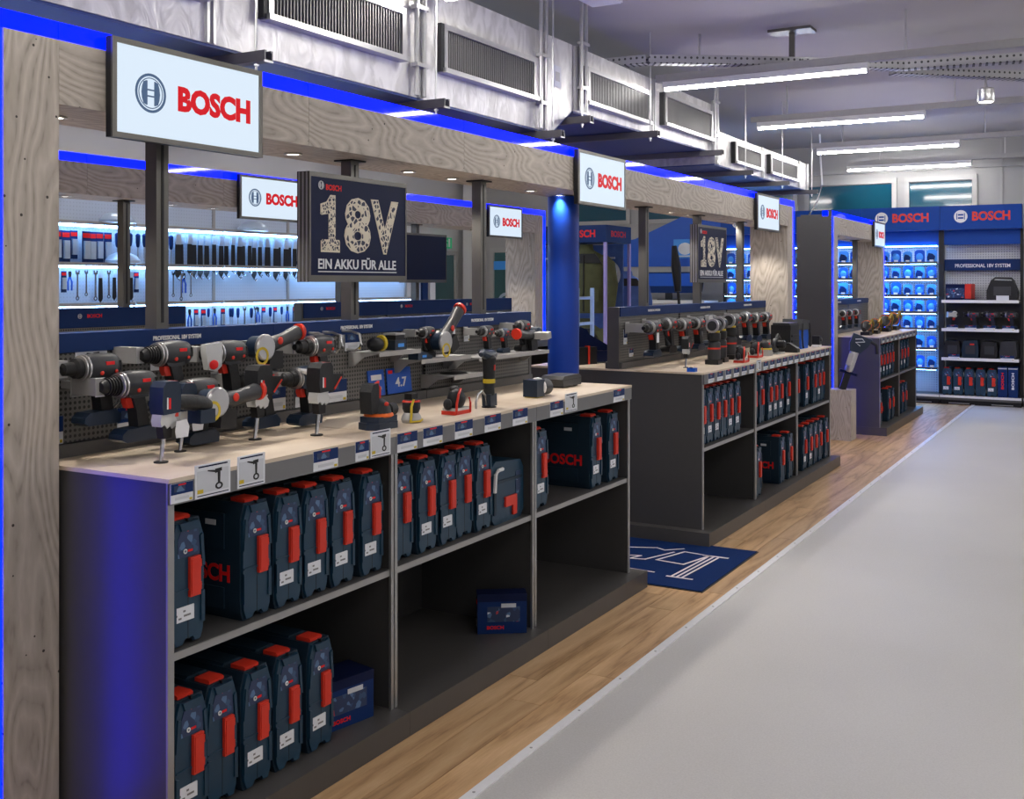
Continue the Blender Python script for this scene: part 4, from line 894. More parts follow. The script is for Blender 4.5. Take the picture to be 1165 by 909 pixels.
# big case tool on the rear half of the middle worktop
t = thing('mitre_saw', 'black folding saw on the rear half of the middle worktop', 'power tool', (-3.05, 6.2, .985), (0, 0, R(70)))
O('body', B().box(-.1, .1, -.06, .06, 0, .11).bev(.012, 2).mesh('body', 'black'), t)
O('arm', B().prism([(-.08, .1), (-.02, .24), (.04, .22), (.06, .19), (.26, .1), (.3, .07), (.1, .09)], -.03, .03).bev(.01, 2).mesh('arm', 'navy_dark'), t)
O('red_strap', B().box(.02, .035, -.063, .063, .0, .118).mesh('red_strap', 'red'), t)
O('tail', B().box(.1, .28, -.05, .05, .01, .08).bev(.01, 1).mesh('tail', 'navy_dark'), t)
# farthest counter tools
GF = 'tools on the farthest counter'
def golden():
    P = [('base', B().box(-.06, .06, -.04, .04, 0, .03).bev(.006, 1).mesh('base', 'black'), None, None)]
    P.append(('body', B().tube([(-.1, 0, .06), (-.03, 0, .09), (.05, 0, .08), (.1, 0, .05)], [.03, .045, .04, .02], 12).mesh('body', 'rubber'), None, None))
    P.append(('yellow_arm', B().tube([(-.06, .04, .02), (-.05, .05, .1), (.0, .05, .14), (.06, .045, .1)], .01, 8).mesh('yellow_arm', 'gold'), None, None))
    P.append(('orange_band', B().lathe([(-.006, .046), (.006, .046)], 'x', (0, 0, .087), 14).mesh('orange_band', 'orange'), None, None))
    return P
GO = golden()
for i, (y, sc) in enumerate(((11.35, 1.15), (11.75, 1.2), (12.3, 1.4), (12.75, 1.5))):
    put(GO, (-2.33, y, .972), 'black demolition tool with yellow arm on the farthest worktop, %s from the left' % ordn(i), name='demolition_tool', sc=sc, group=GF)
# pedestal with floor saw
pd = thing('pedestal', 'square bleached ply pedestal in front of the farthest counter', 'pedestal', (-2.41, 10.62, 0))
for nm, a in (('side_board', 0), ('side_board', 1), ('side_board', 2), ('side_board', 3)):
    o = O('side_board', bx('side_board', 'ply_grey_z', (.012, .224, .48), .001), pd, (.112*math.cos(a*math.pi/2)-.006*math.cos(a*math.pi/2), .112*math.sin(a*math.pi/2)-.006*math.sin(a*math.pi/2), .24), (0, 0, a*math.pi/2))
O('top_board', bx('top_board', 'ply_grey_y', (.2, .2, .012)), pd, (0, 0, .474))
t = thing('breaker_hammer', 'navy breaker hammer leaning on the ply pedestal', 'power tool', (-2.40, 10.60, .4805), (0, 0, R(15)))
def lean(b): return b.rot(Matrix.Rotation(R(17), 4, 'Y'))
O('chisel_shoe', lean(B().prism([(-.035, -.035), (.035, -.035), (.04, .0), (-.04, 0)], 0, .01, 'z').box(-.03, .03, -.03, .03, .01, .17).bev(.006, 1)).mesh('chisel_shoe', 'black'), t)
O('flange', lean(B().prism([(-.08, -.03), (.08, -.03), (.09, 0), (.08, .03), (-.08, .03)], .16, .185, 'z').bev(.005, 1)).mesh('flange', 'navy_dark'), t)
O('barrel', lean(B().lathe([(.18, .034), (.2, .04), (.38, .042), (.4, .036)], 'z', n=16)).mesh('barrel', 'steel'), t)
O('motor', lean(B().prism([(-.05, .38), (.05, .38), (.1, .46), (.12, .54), (-.06, .55), (-.07, .45)], -.05, .05).bev(.014, 2)).mesh('motor', 'tool_navy'), t)
O('side_panel', lean(B().box(-.045, .0, -.045, -.03, .24, .36).bev(.003, 1)).mesh('side_panel', 'steel_dull'), t)
O('side_grip', lean(B().tube([(.1, 0, .52), (.17, 0, .5), (.2, 0, .42)], .016, 8)).mesh('side_grip', 'rubber'), t)
O('stripe', lean(B().tube([(-.03, -.052, .5), (.03, -.052, .52), (.06, -.052, .5), (-.02, -.052, .47), (.03, -.052, .45)], .005, 6)).mesh('stripe', 'card_grey'), t)
# ---------------------------------------------------------------- back wall shelving
YB = 14.35
def shelfmod(x0, x1, label, lit):
    t = thing('wall_shelving', label, 'shelving', (x0, YB, 0), group='shelving along the back wall'); W = x1-x0; D = .5
    PB('fascia', 'fascia_blue', 0.002, W-.002, -.02, .1, 2.165, 2.46, t, .003)
    emblem_disc = B().lathe([(-.0015, 1), (.0015, 1)], 'z', n=28).mesh('emblem_disc', 'white')
    flat('emblem_disc', emblem_disc, t, (W*.26, -.022, 2.325), MY, .078, .078)
    flat('emblem_bars', B().box(-.4, .4, .12, .38, 0, .002).box(-.4, .4, -.38, -.12, 0, .002).box(-.62, -.5, -.5, .5, 0, .002).box(.5, .62, -.5, .5, 0, .002).mesh('emblem_bars', 'fascia_blue'), t, (W*.26, -.0245, 2.325), MY, .078, .078)
    text('BOSCH', 'screen_red' if False else 'red', t, (W*.63, -.0225, 2.325), MY, .115, W*.46, .035)
    PB('upper_panel', 'fascia_blue', .002, W-.002, .12, .14, 1.98, 2.165, t)
    for x in (0, W-.03): PB('upright', 'black', x, x+.03, .1, .16, .1, 2.165, t)
    PB('back_panel', 'peg_light', .03, W-.03, .3 if not lit else .3, .32, .1, 2.0, t)
    if not lit:
        PB('back_panel', 'dark_panel_in', .03, W-.03, .285, .298, .1, 1.3, t)
        h = PB('header_board', 'navy', .02, W-.02, .2, .28, 1.66, 1.8, t); text('PROFESSIONAL 18V SYSTEM', 'card_white', h, (0.0, -.042, -.01), MY, .045, W*.68, .02)
        for z in (1.29, .94, .58): PB('shelf', 'shelf_grey', .03, W-.03, -.09, .285, z-.02, z, t); PB('price_rail', 'white', .03, W-.03, -.096, -.09, z-.03, z+.006, t)
    else:
        for z in (1.765, 1.56, 1.35, 1.14, .935, .69, .44): PB('shelf', 'white', .03, W-.03, .0, .3, z-.018, z, t); PB('price_rail', 'shelf_grey', .03, W-.03, -.004, 0, z-.022, z+.008, t); PB('light_bar', 'bar_glow_blue', .05, W-.05, .012, .03, z-.026, z-.0185, t)
        PB('light_bar', 'bar_glow_blue', .05, W-.05, .1, .12, 1.965, 1.975, t)
    PB('base_deck', 'shelf_grey', 0, W, -.05, .4, .06, .115, t); PB('price_rail', 'white', .004, W-.004, -.056, -.05, .088, .117, t); PB('kick_plate', 'black', .01, W-.01, 0, .4, 0, .06, t)
    for x in (.1, W-.34): PB('kick_slot', 'steel_dull', x, x+.24, -.006, 0, .012, .022, t)
    return t
XM = [-2.055, -3.0, -3.945, -4.89]
shelfmod(XM[0], -1.125, 'open tool shelving with blue fascia at the right end of the back wall', False)
shelfmod(XM[1], XM[0], 'blue lit package shelving, right of three beside the tool shelving', True)
shelfmod(XM[2], XM[1], 'blue lit package shelving, middle of three, behind the short portal', True)
shelfmod(XM[3], XM[2], 'blue lit package shelving, leftmost, behind the long portal', True)
shelfmod(-1.11, -.18, 'tool shelving cut off by the right edge of the photo', False)
bpy.data.objects['wall_shelving.004'].location.y = YB
# blister packages
def pack(kind):
    P = [('card', B().prism([(-.058, 0), (.058, 0), (.058, .13), (.03, .15), (-.03, .15), (-.058, .13)], -.004, .004).mesh('card', 'blue_light' if kind else 'blue'), None, None)]
    if kind: P.append(('bubble', B().prism([(-.045, .02), (.03, .02), (.04, .07), (.01, .1), (-.03, .11), (-.048, .06)], -.03, -.004).bev(.01, 2).mesh('bubble', 'navy'), None, None))
    else: P.append(('bubble', B().ell((0, -.014, .06), (.042, .02, .05), 12).mesh('bubble', 'blue_light'), None, None))
    P.append(('price_label', B().box(-.02, .025, -.034, -.03, .005, .03).mesh('price_label', 'card_white'), None, None))
    return P
PK = [pack(0), pack(1)]
for mi, x0 in enumerate(XM[1:]):
    wh = ['right', 'middle', 'left'][mi]
    for ri, z in enumerate((1.765, 1.56, 1.35, 1.14, .935, .69, .44)):
        if mi and ri > 4: continue
        for i in range(6):
            inst(PK[(i*7+ri*3+mi) % 2], 'blister_pack', 'blue blister pack, %s in row %s of the %s lit shelving' % (ordn(i), ordn(ri), wh), 'package', (x0+.12+i*.142, YB+.1+random.uniform(-.02, .02), z), R(random.uniform(-8, 8)), 'blister packs on the lit shelving', scale=random.uniform(.92, 1.08))
# tools and cases on the open shelving
GB = 'goods on the open wall shelving'
t = thing('tool_carton', 'navy and red carton at the left of the top open shelf', 'box', (-1.83, 14.42, 1.2901), (0, 0, R(-8)), GB)
O('box', B().box(-.15, .15, -.09, .09, 0, .2).bev(.003, 1).mesh('box', 'navy_dark'), t); O('red_side', B().box(.08, .151, -.092, .092, .02, .202).mesh('red_side', 'red'), t); O('picture_label', B().box(-.14, .07, -.0915, -.09, .03, .15).mesh('picture_label', 'pack_print'), t)
t = thing('charger_unit', 'black bulky charger at the right of the top open shelf', 'charger', (-1.35, 14.42, 1.2901), (0, 0, 0), GB)
O('body', B().prism([(-.17, 0), (.17, 0), (.18, .1), (.13, .24), (-.12, .25), (-.17, .12)], -.09, .09).bev(.02, 2).mesh('body', 'black'), t); O('handle', B().tube([(-.12, 0, .24), (-.08, 0, .275), (.1, 0, .27), (.13, 0, .23)], .014).mesh('handle', 'tool_grey'), t); O('panel', B().box(-.09, .1, -.096, -.088, .06, .17).bev(.003, 1).mesh('panel', 'tool_grey'), t); O('price_label', B().box(-.06, .08, -.1, -.096, .0, .06).mesh('price_label', 'card_white'), t)
for i in range(4):
    put(DR[['navy', 'key', 'key', 'ribs'][i]], (-1.9+.21*i, 14.38, .9402+.152*1.15), 'dark cordless drill on the second open wall shelf, %s from the left' % ordn(i), rz=[-60, 160, 160, 160][i], group=GB, sc=1.15)
    tagcard((-1.9+.21*i, 14.25, .935), .13, .05, R(-90), 'white price card on the second open wall shelf, %s from the left' % ordn(i), GB, 'tag')
for i in range(4):
    t = thing('tool_charger', 'black boxed tool on the third open wall shelf, %s from the left' % ordn(i), 'power tool', (-1.92+.215*i, 14.42, .5801), (0, 0, R(random.uniform(-6, 6))), GB)
    O('body', B().prism([(-.09, 0), (.09, 0), (.1, .08), (.085, .2+.02*(i % 2)), (-.07, .21), (-.1, .1)], -.08, .08).bev(.015, 2).mesh('body', ['black', 'case_dark', 'black', 'tool_grey'][i]), t)
    O('handle', B().tube([(-.06, 0, .2), (-.05, 0, .23), (.05, 0, .23), (.06, 0, .2)], .01).mesh('handle', 'black'), t); O('front_grille', B().box(-.05, .06, -.086, -.078, .05, .15).mesh('front_grille', 'tool_grey'), t)
    if i == 1: O('red_mark', B().box(.0, .05, -.09, -.086, .16, .18).mesh('red_mark', 'red'), t)
tagcard((-1.88, 14.25, .572), .13, .055, R(-90), 'white price card at the left of the third open wall shelf', GB, 'tag')
tagcard((-1.28, 14.25, .572), .15, .055, R(-90), 'white price card at the right of the third open wall shelf', GB, 'tag')
for i in range(5):
    inst(CASE['ab'[i in (2, 3)]], 'tool_case', 'navy upright case on the bottom wall shelf, %s from the left' % ordn(i), 'tool case', (-1.97+.128*i, 14.32, .1152), R(-90+random.uniform(-1, 1)), GB, scale=1.0)
for i in range(2):
    t = thing('tool_carton', 'tall navy carton with white lettering on the bottom wall shelf, %s' % ('left' if i == 0 else 'right'), 'box', (-1.34+.115*i, 14.42, .1152), (0, 0, 0), GB)
    O('box', B().box(-.053, .053, -.1, .15, 0, .37).bev(.002, 1).mesh('box', 'navy'), t)
    text('BOSCH', 'logo_red' if i == 0 else 'card_white', t, (0, -.102, .2), Matrix(((0, -1, 0), (0, 0, -1), (1, 0, 0))), .03, .2, .03); O('stripe', B().box(-.05, .05, -.1015, -.1, .345, .358).mesh('stripe', 'card_grey'), t)
# ---------------------------------------------------------------- far left tool wall
XW = -7.25
tw = thing('tool_wall', 'pale lit pegboard wall with hanging hand tools behind the rear row', 'shelving', (XW, 4.2, 0))
for i in range(6): PB('back_panel', 'peg_pale', -.03, 0, i*1.0+.003, (i+1)*1.0-.003, .1, 2.5, tw)
for i in range(7): PB('upright', 'steel_dull', -.002, .012, i*1.0-.015, i*1.0+.015, .1, 2.4, tw)
for i in range(6):
    for z in (1.945, 1.62, 1.3):
        PB('light_bar', 'bar_glow', .10, .13, i+.02, i+.98, z, z+.018, tw); PB('price_rail', 'steel_dull', .0, .14, i+.01, i+.99, z+.02, z+.045, tw)
PB('base', 'dark_panel', -.03, .4, 0, 6, 0, .12, tw)
def handtool(k):
    if k == 0:   # pliers
        return [('jaw', B().prism([(-.012, 0), (-.016, -.02), (-.008, -.06), (.008, -.06), (.016, -.02), (.012, 0)], -.005, .005, 'x').mesh('jaw', 'black'), None, None), ('grip', B().tube([(0, -.006, -.055), (0, -.022, -.1), (0, -.02, -.18)], .008, 6).tube([(0, .006, -.055), (0, .022, -.1), (0, .02, -.18)], .008, 6).mesh('grip', 'blue'), None, None)]
    if k == 1:   # screwdriver
        return [('grip', B().lathe([(0, .008), (-.01, .017), (-.06, .016), (-.09, .012), (-.1, .006)], 'z', n=8).mesh('grip', 'navy'), None, None), ('blade', B().lathe([(-.09, .004), (-.2, .004), (-.21, .002)], 'z', n=6).mesh('blade', 'steel'), None, None)]
    if k == 2:   # wrench
        return [('shank', B().box(-.004, .004, -.008, .008, -.22, -.02).mesh('shank', 'chrome'), None, None), ('head', B().prism([(-.022, .01), (-.02, -.02), (0, -.034), (.02, -.02), (.022, .01), (.009, .012), (.008, -.006), (-.008, -.006), (-.009, .012)], -.005, .005, 'x').mesh('head', 'chrome'), None, None), ('ring', B().add(ringm(.01, .02, 12)).rot(MX.to_4x4()).rot(Matrix.Translation((0, 0, -.235))).mesh('ring', 'chrome'), None, None)]
    if k == 3:   # blister card
        return [('card', B().box(-.002, .002, -.03, .03, -.2, 0).mesh('card', 'navy'), None, None), ('bubble', B().box(.002, .016, -.02, .02, -.17, -.06).bev(.005, 1).mesh('bubble', 'dome_pale'), None, None), ('print', B().box(.002, .003, -.026, .026, -.04, -.012).mesh('print', 'logo_red'), None, None)]
    if k == 4:   # long saw / bar
        return [('bar', B().prism([(-.02, 0), (.02, 0), (.026, -.26), (.0, -.3), (-.024, -.27)], -.002, .002, 'x').mesh('bar', 'black'), None, None), ('grip', B().prism([(-.022, .01), (.022, .01), (.024, -.06), (-.024, -.06)], -.01, .01, 'x').bev(.005, 1).mesh('grip', 'dome_pale'), None, None), ('hook', B().tube([(0, 0, -.29), (0, .02, -.31), (0, .03, -.29)], .004, 6).mesh('hook', 'chrome'), None, None)]
HT = [handtool(k) for k in range(5)]
hn = ['blue gripped pliers', 'navy screwdriver', 'chrome wrench', 'navy carded tool', 'long black saw']
rown = ['top', 'middle', 'low']
ly, scs = None, 1
for ri, (z, y0, y1) in enumerate(((1.935, 4.95, 10.0), (1.61, 4.95, 6.9), (1.29, 6.3, 10.0))):
    y = y0; i = 0
    while y < y1:
        if ri == 0: k = 3 if y < 6.0 else (1 if y < 6.6 else (4 if y < 8.2 else random.choice([0, 3, 3, 2])))
        elif ri == 1: k = random.choice([2, 2, 0, 4, 3])
        else: k = random.choice([0, 1, 3, 2])
        sc = random.uniform(.9, 1.15)*(1.15 if ri == 0 else .85)
        inst(HT[k], 'hand_tool', '%s on the %s row of the pale tool wall, %s from the left' % (hn[k], rown[ri], ordn(i)), 'hand tool', (XW+.09+random.uniform(-.02, .03), y, z-.02*sc), 0, 'hand tools on the pale wall', scale=sc)
        y += random.uniform(.062, .082)*(1.15 if k == 3 else 1); i += 1
dm = B().lathe([(0, .14), (.02, .14), (.06, .11), (.085, .05), (.09, .01)], 'z', n=20).mesh('shell', 'dome_pale')
dr_ = B().lathe([(-.004, .145), (.004, .145)], 'z', n=20).mesh('rim', 'steel')
for (y, z, lb) in ((6.0, 1.99, 'left, upper'), (6.05, 1.665, 'left, lower'), (7.55, 1.99, 'right')):
    t = thing('dome_cover', 'pale dome cover on the tool wall rail, %s' % lb, 'cover', (XW+.15, y, z)); O('shell', dm, t); O('rim', dr_, t); O('arm', B().box(-.15, -.1, -.015, .015, -.01, .01).mesh('arm', 'steel_dull'), t)
# ---------------------------------------------------------------- clothing stand and rear displays seen through the portal
cs = thing('clothing_stand', 'navy topped workwear stand seen behind the middle counter', 'stand', (-5.08, 11.0, 0))
PB('header_board', 'navy', -1.1, .0, 0, .7, 1.96, 2.155, cs, .003)
text('BOSCH', 'logo_red', cs, (-.3, -.0015, 2.06), MY, .085, .34, .03); emblem('white', cs, (-.56, -.0015, 2.06), MY, .06)
text('BOSCH', 'logo_red', cs, (.0015, .34, 2.06), MX, .07, .4, .03)
for x, y in ((-.03, .0), (-.03, .66), (-1.1, 0), (-1.1, .66)): PB('post', 'lilac', x, x+.03, y, y+.04, 0, 1.96, cs)
PB('back_board', 'jacket_blue', -1.07, -.04, .56, .58, .2, 1.95, cs)
PB('base', 'dark_panel', -1.1, 0, 0, .7, 0, .06, cs)
O('round_print', B().lathe([(-.003, .2), (0, .2)], 'y', (-.6, .555, 1.72), 28).mesh('round_print', 'lilac'), cs); O('round_print', B().lathe([(-.003, .18), (0, .18)], 'y', (-.25, .557, 1.6), 28).mesh('round_print', 'card_white'), cs)
PB('rail', 'steel', -1.07, -.03, .3, .32, 1.78, 1.8, cs)
def jacket(mname):
    P = []
    secs = [(0, .2, .11), (.12, .22, .12), (.35, .21, .12), (.5, .22, .11), (.6, .19, .09), (.66, .08, .065), (.72, .07, .06)]
    P.append(('torso', B().rings([[(a*math.cos(2*math.pi*k/18), c*math.sin(2*math.pi*k/18), z) for k in range(18)] for z, a, c in secs]).mesh('torso', mname), None, None))
    for s in (-1, 1): P.append(('sleeve', B().tube([(s*.16, 0, .57), (s*.24, -.01, .5), (s*.28, -.02, .3), (s*.27, -.06, .05)], [.07, .075, .065, .05], 10).mesh('sleeve', mname), None, None))
    P.append(('zip', B().box(-.006, .006, -.13, -.11, .02, .6).mesh('zip', 'black'), None, None))
    P.append(('pocket', B().box(-.16, -.05, -.128, -.1, .38, .48).box(.05, .16, -.128, -.1, .12, .24).bev(.006, 1).mesh('pocket', mname), None, None))
    P.append(('shoulder_yoke', B().prism([(-.19, .52), (.19, .52), (.12, .62), (-.12, .62)], -.112, -.08).bev(.01, 1).mesh('shoulder_yoke', 'black'), None, None))
    return P
JO = jacket('olive'); JB = jacket('jacket_blue')
ja = inst(JO, 'work_jacket', 'olive work jacket with black yoke on the workwear stand, upper one', 'jacket', (-5.4, 11.16, 1.16), R(12), 'jackets on the workwear stand', scale=1.09)
O('hanger', B().tube([(0, 0, .7), (0, .06, .725), (0, .14, .6)], .008, 6).mesh('hanger', 'steel'), ja)
jb = inst(JO, 'work_jacket', 'olive work jacket on the workwear stand, lower one', 'jacket', (-5.42, 11.2, .32), R(-6), 'jackets on the workwear stand', scale=1.08)
O('bust_pole', B().cyl((0, 0, -.235), (0, 0, .05), .02, 10).mesh('bust_pole', 'black'), jb)
jc = inst(JB, 'work_jacket', 'blue patterned jacket on a bust pole behind the workwear stand', 'jacket', (-5.3, 12.08, 1.0), R(30), 'jackets on the workwear stand', scale=.9)
O('bust_pole', B().cyl((0, 0, -1.1), (0, 0, .05), .02, 10).lathe([(-1.111, .18), (-1.09, .18), (-1.085, .03)], 'z', n=20).mesh('bust_pole', 'black'), jc)
t = thing('step_ladder', 'pale aluminium ladder beside the blue column behind the counters', 'ladder', (-5.0, 10.3, 0))
for y in (-.18, .18): PB('rail', 'dome_pale', -.015, .015, y-.02, y+.02, 0, 1.45, t)
for i in range(5): PB('rung', 'dome_pale', -.02, .02, -.16, .16, .25+.27*i, .28+.27*i, t)
for i, (x, y, s) in enumerate(((-4.55, 12.2, 1), (-4.75, 12.6, -1))):
    t = thing('garden_tool', 'black long-handled garden tool leaning behind the workwear stand, %s' % ('front' if i == 0 else 'rear'), 'garden tool', (x, y, 0))
    O('pole', B().tube([(0, 0, 0), (-.12*s, .05, 1.0), (-.2*s, .08, 1.75)], .018, 8).mesh('pole', 'black'), t); O('head', B().tube([(-.16*s, .06, 1.4), (-.19*s, .07, 1.7), (-.22*s, .09, 1.95)], [.04, .06, .03], 10).mesh('head', 'black'), t); O('foot', B().box(-.1, .1, -.08, .08, 0, .05).bev(.01, 1).mesh('foot', 'tool_grey'), t)
# blue mural and service counter on the back wall
mu = thing('blue_mural', 'blue mural board with sloping top and pictogram on the back wall', 'sign', (-6.3, WB-.02, 1.75))
O('board', B().prism([(-.9, 0), (1.2, 0), (1.2, .82), (.75, .82), (-.2, .42), (-.9, .3)], -.05, 0).bev(.004, 1).mesh('board', 'blue'), mu)
O('pictogram', B().box(.42, .78, -.06, -.05, .12, .4).bev(.02, 2).mesh('pictogram', 'blue_light'), mu); O('pictogram_mark', B().ell((.6, -.063, .26), (.11, .006, .09), 14).box(.45, .75, -.064, -.06, .14, .16).mesh('pictogram_mark', 'card_white'), mu)
PB('lower_band', 'wall_grey', -.9, 1.2, -.03, 0, -.2, 0, mu)
sv = thing('service_counter', 'white service counter with red lettering in front of the back wall', 'counter', (-6.0, 14.2, 0))
PB('front', 'wall_white', -.8, .9, 0, .5, .05, 1.22, sv, .01); PB('top', 'white', -.84, .94, -.04, .54, 1.22, 1.26, sv, .004); PB('plinth', 'black', -.78, .88, .03, .5, 0, .05, sv)
text('BOSCH', 'logo_red', sv, (.3, -.001, 1.02), MY, .1, .5, .03); PB('stripe', 'logo_red', -.2, .8, -.002, 0, .86, .9, sv)
t = thing('wall_monitor', 'dark blue monitor above the white service counter', 'screen', (-5.75, 14.6, 1.261)); PB('panel', 'navy', -.4, .4, -.02, .02, .1, .4, t, .006); PB('stand', 'black', -.05, .05, -.015, .015, .01, .1, t); PB('foot', 'black', -.15, .15, -.08, .08, 0, .012, t); PB('picture', 'blue', -.38, .38, -.0215, -.02, .2, .38, t)
# small furniture far left: white cabinet below the dark poster
t = thing('side_cabinet', 'small brown cabinet with white top far behind the rear row', 'cabinet', (-8.6, 12.6, 0)); PB('body', 'door_teal', -.4, .4, -.4, .4, 0, 1.05, t, .006); PB('top', 'white', -.43, .43, -.43, .43, 1.05, 1.1, t, .004); PB('door_panel', 'cloth_band', .4, .415, -.36, .36, .06, 1.0, t); PB('handle', 'steel', .415, .43, -.2, -.18, .5, .7, t)
for i in range(9):
    t = thing('hanging_panel', 'tall pale blue sample panel in the far rack, %s from the left' % ordn(i), 'sample panel', (-7.9, 10.35+.17*i, 0), group='sample panels in the far rack'); PB('board', ['dome_pale', 'navy', 'card_grey'][i % 3], -.02, .02, -.06, .06, .05, 1.75, t, .004); PB('foot', 'black', -.06, .06, -.05, .05, 0, .05, t)
# ---------------------------------------------------------------- ventilation duct
dx0, dx1 = -4.2, -3.25
def duct(pts_y, label):
    """pts_y: list of (y, zbottom, ztop)"""
    t = thing('air_duct', label, 'duct', (dx1, pts_y[0][0], pts_y[0][1]), group='air duct sections'); y00, z00 = pts_y[0][0], pts_y[0][1]
    rs = [[(dx0-dx1, y-y00, zb-z00), (0, y-y00, zb-z00), (0, y-y00, zt-z00), (dx0-dx1, y-y00, zt-z00)] for y, zb, zt in pts_y]
    O('shell', B().rings(rs).mesh('shell', 'duct_wrap'), t)
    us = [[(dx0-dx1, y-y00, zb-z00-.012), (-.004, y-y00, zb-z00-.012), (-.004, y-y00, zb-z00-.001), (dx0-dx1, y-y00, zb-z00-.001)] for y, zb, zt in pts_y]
    O('underside_glow_tint', B().rings(us).mesh('underside_glow_tint', 'duct_glow_tint'), t)  # added thin sheet whose dark blue stands for LED spill from below
    return t, y00, z00
def flange(t, y, z0, z1, y00, z00):
    for d in (-.022, .012): PB('flange', 'steel', 0, .018, y+d-y00, y+d+.012-y00, z0-z00, z1-z00, t)
t1, a1, b1 = duct([(-3.5, 2.475, 3.1), (6.2, 2.475, 3.1), (6.5, 2.66, 3.1)], 'large silver air duct section above the long portal')
for y in (-1.2, .2, 1.6, 3.2, 4.70, 6.1): flange(t1, y, 2.475, 3.1, a1, b1)
t2, a2, b2 = duct([(6.52, 2.66, 3.1), (9.35, 2.68, 3.1)], 'medium silver air duct section with two grilles')
for y in (6.56, 7.9, 9.28): flange(t2, y, 2.67, 3.1, a2, b2)
t3, a3, b3 = duct([(9.37, 2.58, 2.88), (12.6, 2.58, 2.88)], 'small silver air duct section at the far end')
for y in (9.42, 10.8, 12.2, 12.55): flange(t3, y, 2.58, 2.88, a3, b3)
def grille(y0, y1, z0, z1, label):
    t = thing('vent_grille', label, 'vent', (dx1, y0, z0), group='duct grilles'); W, H = y1-y0, z1-z0; e = .03
    PB('backing', 'black', .0, .012, .004, W-.004, .004, H-.004, t)
    f = B().box(0, .045, 0, e, 0, H).box(0, .045, W-e, W, 0, H).box(0, .045, e, W-e, H-e, H).box(0, .06, -.01, W+.01, -.004, .022)
    O('frame', f.bev(.003, 1).mesh('frame', 'steel'), t); PB('side_slot', 'black', .0, .04, -.03, 0, 0, H, t)
    n_ = int((W-2*e)/.022); s = B()
    for i in range(n_):
        y = e+(i+.5)*(W-2*e)/n_; s.box(.013, .034, y-.004, y+.004, .022, H-e)
    o = O('slats', s.mesh('slats', 'slat_dark'), t); o['kind'] = 'stuff'
for i, g in enumerate([(2.14, 3.15, 2.635, 2.9), (3.51, 4.52, 2.635, 2.9), (4.88, 5.92, 2.64, 2.9), (6.66, 7.76, 2.725, 2.98), (8.08, 9.2, 2.76, 3.02), (9.86, 10.68, 2.63, 2.83), (11.0, 12.05, 2.63, 2.83)]):
    grille(*g, 'slatted steel grille on the duct, %s from the left' % ordn(i))
def hanger(y, z, label, rod=True):
    t = thing('duct_hanger', label, 'bracket', (-3.08, y, z), group='duct hangers')
    ch = B().prism([(-.025, 0), (.025, 0), (.025, .045), (.012, .045), (.012, .037), (.018, .037), (.018, .007), (-.018, .007), (-.018, .037), (-.012, .037), (-.012, .045), (-.025, .045)], -1.3, .0, 'x')
    # profile is (y, z)
    O('channel', ch.mesh('channel', 'slat_dark'), t); PB('end_plate', 'steel', -.004, .001, -.027, .027, -.004, .004, t)
    ru = B().cyl((-.07, 0, -.03), (-.07, 0, CEIL-z), .006, 8).cyl((-.07, 0, -.012), (-.07, 0, -.004), .012, 6)
    O('rod', ru.mesh('rod', 'steel'), t)
for i, (y, z) in enumerate([(2.0, 2.414), (3.37, 2.414), (4.71, 2.414), (6.03, 2.414), (6.45, 2.56), (7.62, 2.605), (9.1, 2.62), (9.95, 2.52), (11.2, 2.52), (12.4, 2.52)]):
    hanger(y, z, 'steel channel hanger under the duct, %s from the left' % ordn(i))
# pipes running up the duct face
for i, (y, z0) in enumerate([(4.66, 2.475), (6.02, 2.475), (6.6, 2.66), (9.3, 2.66)]):
    t = thing('riser_pipe', 'thin steel riser pipe pair on the duct face, %s from the left' % ordn(i), 'pipe', (-3.212, y, z0), group='riser pipes')
    for d in (-.035, .035): O('pipe', B().cyl((0, d, 0), (0, d, CEIL-z0), .013, 10).mesh('pipe', 'steel'), t)
    for z in (.15, .45): PB('clamp', 'steel', -.024, .018, -.055, .055, z, z+.02, t)
t = thing('notice_plate', 'small grey notice plate on the duct between grilles', 'sign', (dx1, 6.28, 2.78)); PB('plate', 'card_grey', .0, .004, -.05, .05, 0, .14, t, .001); PB('print', 'steel_dull', .004, .005, -.03, .03, .04, .1, t)
t = thing('ceiling_box', 'white square box on the ceiling above the duct', 'ceiling box', (-2.95, 6.3, CEIL)); PB('housing', 'white', -.11, .11, -.11, .11, -.09, 0, t, .006); PB('cover', 'card_white', -.1, .1, -.1, .1, -.096, -.09, t); PB('vent', 'steel_dull', .11, .112, -.07, .07, -.06, -.03, t)
# ---------------------------------------------------------------- tube lights on rails
def tube_row(y, xs, label, x0=-3.2, x1=4.3, z=3.0):
    t = thing('light_rail', label, 'light rail', (0, y, z+.03), group='light rails'); PB('channel', 'steel_dull', x0, x1, -.03, .03, .03, .085, t, .003)
    x = x0+.35
    while x < x1: PB('hanger_rod', 'steel', x-.007, x+.007, -.007, .007, .085, CEIL-z-.03, t); x += 1.5
    for i, xc in enumerate(xs):
        f = thing('tube_light', 'white tube light on the ceiling rail, %s' % (label.split(', ')[1].replace(' from the near end', '') + ', %s from the left' % ordn(i)), 'light', (xc, y, z), group='tube lights')
        PB('housing', 'white', -.77, .77, -.028, .028, .012, .058, f, .004)
        O('diffuser', B().rings([[(x, .024*math.cos(math.pi*k/8), .014-.026*math.sin(math.pi*k/8)) for k in range(9)] for x in (-.755, .755)]).mesh('diffuser', 'tube_glow'), f)
        for sx in (-.768, .756): PB('end_cap', 'steel', sx, sx+.012, -.026, .026, -.012, .014, f)
